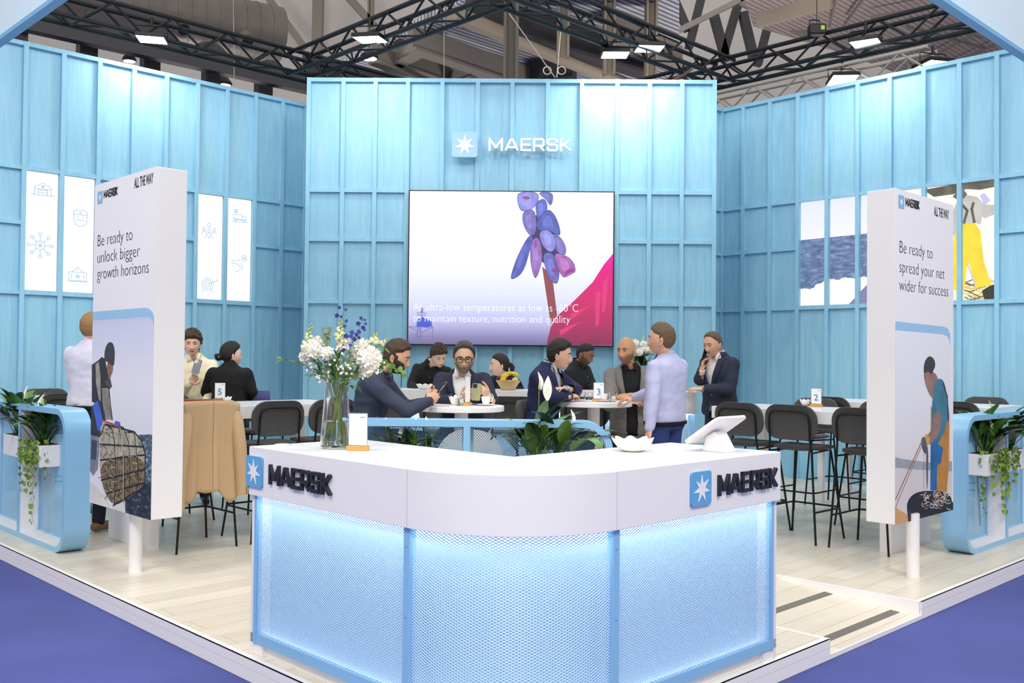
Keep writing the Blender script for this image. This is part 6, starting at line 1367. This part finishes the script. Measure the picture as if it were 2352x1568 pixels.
        vs, fs = remesh(mb, vox, 5); vs = wrinkle(vs, amp, len(label)*1.3+inf*50)
        if cut:
            k = []
            for f in fs:
                c = sum((vs[i] for i in f), Vector())/len(f); t = (c-H).dot(up)/SL; x = (c-spine(t)).dot(rt); y = (c-spine(t)).dot(fw)
                if not (y > .02 and abs(x) < cut(t)): k.append(f)
            fs = k
        fs = [f for f in fs if (sum((vs[i] for i in f), Vector())/len(f)-N).dot(up) < .03]
        a = MB(); a.add(vs, fs); return a.build(name, m, th, smooth=180)
    def collar(m, inf, h=.036, open_=.5, name='collar', r0=.058):
        a = MB(); n = 25; r_in, r_out = r0-.008*fem, r0+.013; vs = []
        for k in range(n):
            an = -PI/2+open_*.5+(2*PI-open_)*k/(n-1); f_ = math.sin(an); dn = -.022*max(0, -math.sin(an)) if False else 0
            base = spine(.985)+rt*math.cos(an)*(r_out+.004)*-1*-1+fw*(-f_*(r_out+.006)); tp = spine(.985)+up*(h+.012*f_)+rt*math.cos(an)*r_in+fw*(-f_*(r_in+.004)); vs += [spine(.985)+rt*math.cos(an)*r_in+fw*(-f_*r_in)-up*.01, tp, base-up*.004]
        fs = []
        for k in range(n-1): fs += [(3*k, 3*k+1, 3*k+4, 3*k+3), (3*k+1, 3*k+2, 3*k+5, 3*k+4)]
        a.add(vs, fs)
        for s_ in (-1, 1):
            p = spine(.985)+up*h*.8+rt*s_*.03+fw*(r_in+.0); a.add([p, p+rt*s_*.028-fw*.012+up*.0, spine(.9)+rt*s_*.062+fw*.095-up*.0, spine(.93)+rt*s_*.022+fw*.088], [(0, 1, 2, 3)])
        o = a.build(name, m, th, smooth=60); md = o.modifiers.new('solid', 'SOLIDIFY'); md.thickness = .004; md.offset = 1; return o
    sm = shirt
    if outfit == 'shirt':
        g_ = garment('shirt', sm, .004, .008, cut=(lambda t: .03*smoothstep(.88, 1.0, t)), wristpull=.012, lo=.03 if legs == 'stand' else -.06); collar(sm, .004)
        a = MB()
        for s_, (sa, b, c) in A.items():
            d = (b-c).normalized(); a.cyl(c+d*.055, c+d*.004, .036, 16, .035)
        a.build('cuff', sm, th, smooth=50)
        a = MB(); 
        for k in range(6): t = .12+.13*k; p = surf(t, 0, .012); a.ball(p, (.005, .005, .005), 8, 6)
        a.build('button', mat('shirt_button', 'b0aeb6' if sm in (LAV, LAV2, CRM) else '2a2a2e', rough=.3), th)
    elif outfit == 'jumper':
        garment('jumper', sm, .006, .011, cut=(lambda t: .02*smoothstep(.9, 1.0, t)), wristpull=.0); collar(sm, .006, .042, .5)
    else:
        garment('shirt', sm, -.008, .002, sleeves=False, cut=(lambda t: .022*smoothstep(.9, 1.0, t))); collar(sm, -.004)
        wv = lambda t: (.012+.068*smoothstep(.3, .95, t)) if t > .3 else (.0 if t > .2 else .02*(.2-t)/.2)
        if jopen: wv = lambda t: .05+.04*smoothstep(.3, .95, t)
        garment('jacket', coat, .016, .009, cut=wv, lo=-.06, wristpull=.03); a = MB()
        for s_ in (-1, 1):
            pts = []; lw = lambda t: .004+.062*smoothstep(.32, .76, t)*(1-.35*smoothstep(.78, .98, t))
            for k in range(11):
                t = .33+.6*k/10; x0 = wv(t)-.004; pts.append((surf(t, s_*x0, .024), surf(t, s_*(x0+lw(t)*.5), .029), surf(t, s_*(x0+lw(t)), .022)))
            vs = [p for r in pts for p in r]; a.add(vs, [(3*k+j, 3*k+j+1, 3*k+j+4, 3*k+j+3) for k in range(10) for j in (0, 1)])
        # collar of the jacket round the nape
        n = 17; vs = []
        for k in range(n):
            an = -.55+(PI+1.1)*k/(n-1); c, s2 = math.cos(an), math.sin(an); vs += [spine(1.0)+rt*c*.066-fw*(s2*.066)+up*.022, spine(.965)+rt*c*.098-fw*(s2*.088)-up*.004]
        a.add(vs, [(2*k, 2*k+1, 2*k+3, 2*k+2) for k in range(n-1)])
        o = a.build('lapels', coat, th, smooth=60); md = o.modifiers.new('solid', 'SOLIDIFY'); md.thickness = .005; md.offset = 1
        a = MB()
        for s_, (sa, b, c) in A.items():
            d = (b-c).normalized(); a.cyl(c+d*.05, c+d*.004, .033, 16, .034)
        a.build('shirt_cuff', sm, th, smooth=50)
    mb = MB(); torso(mb, .001, -.07, .15 if legs == 'sit' else .03)
    for s_, (h, k, f, toe) in LG.items(): mb.cap(h, k, .088, .066, 16); mb.cap(k, f, .064, .052, 16)
    vs, fs = remesh(mb, .014, 4); a = MB(); a.add(wrinkle(vs, .004, 3), fs); a.build('trousers', trousers, th, smooth=180)
    a = MB()
    for s_, (h, k, f, toe) in LG.items():
        b = MB(); b.cap(f+Vector((0, -.04, -.04)), toe+Vector((0, .02, 0)), .042, .036, 14); vs, fs = remesh(b, .009, 2); vs = [Vector((v.x, v.y, max(v.z, f.z-.088))) for v in vs]; b = MB(); b.add(vs, fs); b.build('shoe', BRS if shoes else BLACKM, th, smooth=180)
    if legs == 'stand':
        a = MB(); a.loft([ring(t, .176, .122, 0, .011) for t in (-.005, .035)]); a.build('belt', BLACKM, th, smooth=50)
    return th
def W3(px, py, y): return at_y(px, py, y)
def phone(name_label, c, along, face, m, sz=(.074, .15, .009), lens=True):
    """a smartphone centred at c, long side along, glass towards face"""
    v = Vector(along).normalized(); n = Vector(face); n = (n-v*n.dot(v)).normalized(); u = v.cross(n); th = thing('smartphone', name_label, 'phone', c); M = Matrix.Identity(4)
    for i in range(3): M[i][0] = u[i]; M[i][1] = v[i]; M[i][2] = n[i]
    a = MB(); a.M = M @ Matrix.Translation((-sz[0]/2, -sz[1]/2, -sz[2]/2)); a.prism(rrect(sz[0], sz[1], .012), (0, 0, sz[2])); a.build('case', m, th, bevel=.0015)
    a = MB(); a.M = M @ Matrix.Translation((-sz[0]/2+.003, -sz[1]/2+.003, sz[2]/2)); a.prism(rrect(sz[0]-.006, sz[1]-.006, .01), (0, 0, .0006)); a.build('screen', mat('phone_glass', '0f1116', rough=.08), th)
    if lens:
        a = MB(); a.M = M @ Matrix.Translation((sz[0]/2-.04, sz[1]/2-.042, -sz[2]/2-.002)); a.prism(rrect(.035, .036, .008), (0, 0, .0025)); 
        for x, y in ((.01, .01), (.01, .026), (.025, .018)): a.cyl((x, y, -.0015), (x, y, .001), .0065, 12)
        a.build('camera_block', mat('phone_lens_dark', '26282b', rough=.15), th)
dn = (0, 0, -1)
# 1 standing at the left, back to us
P1 = person('person in pale lavender shirt, back to us, half behind the wool-cap poster', W3(205, 1000, 8.4)[:2], -.15, W3(213, 752, 8.42), -.35, .05, W3(208, 792, 8.42), W3(203, 938, 8.4), {-1: (W3(168, 872, 8.4), W3(196, 905, 8.68), W3(215, 900, 8.75), (0, -.3, -1)), 1: (W3(258, 875, 8.4), W3(235, 905, 8.7), W3(222, 900, 8.8), (0, -.3, -1))}, 'shirt', 'rosy', ('short', 'ginger', .014, .003), shirt=LAV2, trousers=TRD, legs='stand', shoes=True)
P2 = person('person with curly hair in a cream overshirt holding a dark blue phone', W3(445, 1000, 10.0)[:2], PI+.3, W3(441, 789, 9.95), PI+.3, .05, W3(446, 819, 10.0), W3(446, 965, 10.05), {1: (W3(415, 905, 9.75), W3(436, 880, 9.62), W3(455, 858, 9.6), (.3, -.7, .3), .8), -1: (W3(484, 905, 9.8), W3(470, 925, 9.6), W3(462, 930, 9.55), (0, 0, -1))}, 'shirt', 'fair', ('fringe', 'brown', .026, .016), shirt=CRM, legs='stand')
phone('dark blue phone held by the person in the cream overshirt', W3(452, 842, 9.55), (.15, .35, 1), (0, 1, .2), mat('phone_blue', '2f3c55', rough=.3))
mo = MB(); mo.M = Matrix.Identity(4)
P3 = person('person with dark bun and black blazer, sitting with back to us', W3(526, 1000, 9.7)[:2], .3, W3(531, 814, 9.72), -.85, .03, W3(528, 841, 9.7), W3(525, 965, 9.7), {-1: (W3(472, 900, 9.75), W3(492, 922, 9.95), W3(505, 925, 10.05), dn), 1: (W3(580, 898, 9.75), W3(566, 922, 9.95), W3(555, 925, 10.05), dn)}, 'shirt', 'pale', ('back', 'black', .012, .002), fem=1, shirt=BLKB, extra='bun', wide=.92)
ea = MB(); ea.ball(W3(539, 829, 9.64), (.012, .012, .016), 8, 6)
P4 = person('bearded person in a dark blue jumper leaning on the round table with a phone', W3(838, 1000, 7.6)[:2], -PI/2-.12, W3(912, 818, 7.52), -PI/2-.1, .3, W3(876, 858, 7.56), W3(842, 1000, 7.6), {1: (W3(935, 944, 7.3), W3(985, 922, 7.42), W3(1003, 905, 7.46), (.2, .7, .3), .75), -1: (W3(930, 935, 7.85), W3(988, 922, 7.66), W3(1006, 912, 7.6), (.1, -.7, .4), .6)}, 'jumper', 'rosy', ('short', 'brown', .016, .004), ('beard', .007, 0), shirt=INK, trousers=TRD, wide=1.02)
phone('black phone tilted in the hands of the jumper man', W3(1012, 893, 7.5), (.55, .1, .7), (-.7, .1, .6), mat('phone_black', '191a1e', rough=.25))
P5 = person('person with short tousled hair and black shirt bending over the serving bar', W3(985, 1000, 11.2)[:2], PI-.1, W3(1008, 817, 10.95), PI+.42, .42, W3(992, 833, 11.1), W3(985, 965, 11.3), {1: (W3(945, 884, 11.05), W3(953, 899, 10.75), W3(966, 902, 10.6), dn), -1: (W3(1042, 884, 11.1), W3(1030, 899, 10.8), W3(1020, 902, 10.65), dn)}, 'shirt', 'pale', ('fringe', 'brown', .02, .012), fem=.6, shirt=BLK, legs='stand', roll=.12)
P6 = person('person with glasses and greying beard in a navy blazer, reading an olive phone', W3(1062, 1000, 8.3)[:2], PI, W3(1066, 822, 8.1), PI+.06, .12, W3(1062, 857, 8.24), W3(1062, 992, 8.3), {1: (W3(1002, 925, 8.08), W3(1058, 914, 7.93), W3(1084, 905, 7.88), (.6, .3, .4), .7), -1: (W3(1128, 925, 8.08), W3(1124, 912, 7.9), W3(1108, 894, 7.84), (-.8, .35, .2), .9)}, 'jacket', 'olive', ('high', 'grey', .018, .006), ('saltpep', .004, 0), shirt=WSH, coat=NAVY, trousers=TRD, glasses=True)
phone('olive cased phone held by the man with glasses', W3(1094, 900, 7.82), (.08, .45, 1), (0, 1, -.3), mat('phone_olive_case', '8f8e6a', rough=.5))
P7 = person('person with dark ponytail and black shirt, face in profile behind the fruit bowl', W3(1160, 1000, 11.2)[:2], PI*.8, W3(1147, 838, 11.0), 1.75, -.02, W3(1157, 863, 11.1), W3(1160, 970, 11.2), {1: (W3(1124, 896, 11.1), W3(1132, 904, 10.85), W3(1142, 906, 10.75), dn), -1: (W3(1194, 896, 11.1), W3(1184, 904, 10.85), W3(1174, 906, 10.75), dn)}, 'shirt', 'pale', ('back', 'dark', .011, .002), fem=1, shirt=BLK, extra='pony', legs='stand', wide=.9)
P8 = person('person with thick dark hair in a deep navy suit, arms crossed at table 3', W3(1236, 1000, 8.7)[:2], -2.0, W3(1286, 814, 8.62), -1.72, .12, W3(1263, 843, 8.66), W3(1238, 1000, 8.72), {1: (W3(1268, 910, 8.42), W3(1312, 910, 8.5), W3(1326, 906, 8.62), (0, .4, -1), .5), -1: (W3(1322, 896, 8.8), W3(1298, 894, 8.52), W3(1281, 890, 8.44), (.1, .2, -1), .5)}, 'jacket', 'fair', ('short', 'dark', .022, .007), shirt=PBL, coat=NAVY2, trousers=TRD)
wt = MB(); wt.M = Matrix.Translation(W3(1302, 893, 8.44)); wt.lathe([(.03, -.008), (.032, 0), (.03, .008)], 16); 
P9 = person('person with cropped dark hair and black shirt looking down behind the serving bar', W3(1328, 1000, 11.1)[:2], -2.2, W3(1344, 813, 11.0), -2.05, .38, W3(1329, 835, 11.05), W3(1328, 970, 11.15), {1: (W3(1308, 892, 10.95), W3(1326, 905, 10.75), W3(1338, 908, 10.7), dn), -1: (W3(1362, 890, 11.1), W3(1366, 905, 10.85), W3(1372, 908, 10.75), dn)}, 'shirt', 'brown', ('short', 'black', .004, .0), ('darkstub', .0012, 0), shirt=BLK, legs='stand')
P10 = person('bald person in a grey tweed blazer and black shirt, arms crossed', W3(1450, 1000, 9.3)[:2], PI+.02, W3(1439, 805, 9.15), PI-.62, .03, W3(1447, 840, 9.25), W3(1448, 990, 9.3), {1: (W3(1400, 930, 9.1), W3(1440, 922, 9.0), W3(1462, 922, 8.98), (0, .5, -.8), .4), -1: (W3(1496, 925, 9.1), W3(1448, 908, 8.98), W3(1428, 910, 8.98), (0, .5, -.8), .4)}, 'jacket', 'tan', ('bald', 'dark', 0, 0), ('stub', .0016, 0), shirt=BLK, coat=GREYT, trousers=TRD, legs='stand', jopen=True)
P11 = person('person in lavender shirt and blue trousers standing by table 3, back turned', W3(1528, 1000, 7.85)[:2], .85, W3(1519, 778, 7.8), 1.25, .0, W3(1530, 822, 7.83), W3(1528, 972, 7.85), {-1: (W3(1500, 915, 7.62), W3(1492, 984, 7.6), W3(1487, 1012, 7.58), (.6, .3, 0), .35), 1: (W3(1492, 902, 8.25), W3(1458, 914, 8.4), W3(1432, 916, 8.44), (.1, .2, -1), .35)}, 'shirt', 'rosy', ('short', 'mid', .011, .003), shirt=LAV, trousers=TRN, legs='stand', wide=1.05, belly=.02)
P12 = person('person in a navy suit and open white shirt, standing with a phone at his ear', W3(1655, 1000, 10.2)[:2], 2.2, W3(1637, 790, 10.1), 2.25, .2, W3(1650, 817, 10.15), W3(1654, 945, 10.2), {1: (W3(1608, 872, 10.15), W3(1612, 848, 10.1), W3(1618, 812, 10.12), (.8, -.3, .1), .7), -1: (W3(1676, 892, 9.95), W3(1613, 893, 9.9), W3(1592, 892, 9.88), (0, .3, -1), .5)}, 'jacket', 'rosy', ('high', 'mid', .01, .002), shirt=WSH, coat=NAVY, trousers=TRD, legs='stand')
phone('black phone held to the ear of the man in the navy suit', W3(1619, 812, 10.1), (.3, .1, 1), (.75, -.5, .1), MATS['phone_black'])
wo = wt.build('wrist_watch', mat('steel_watch', 'a7a9ad', rough=.25, metal=.8)); tag(wo, 'steel wristwatch on the crossed arm of the man in deep navy', 'watch')
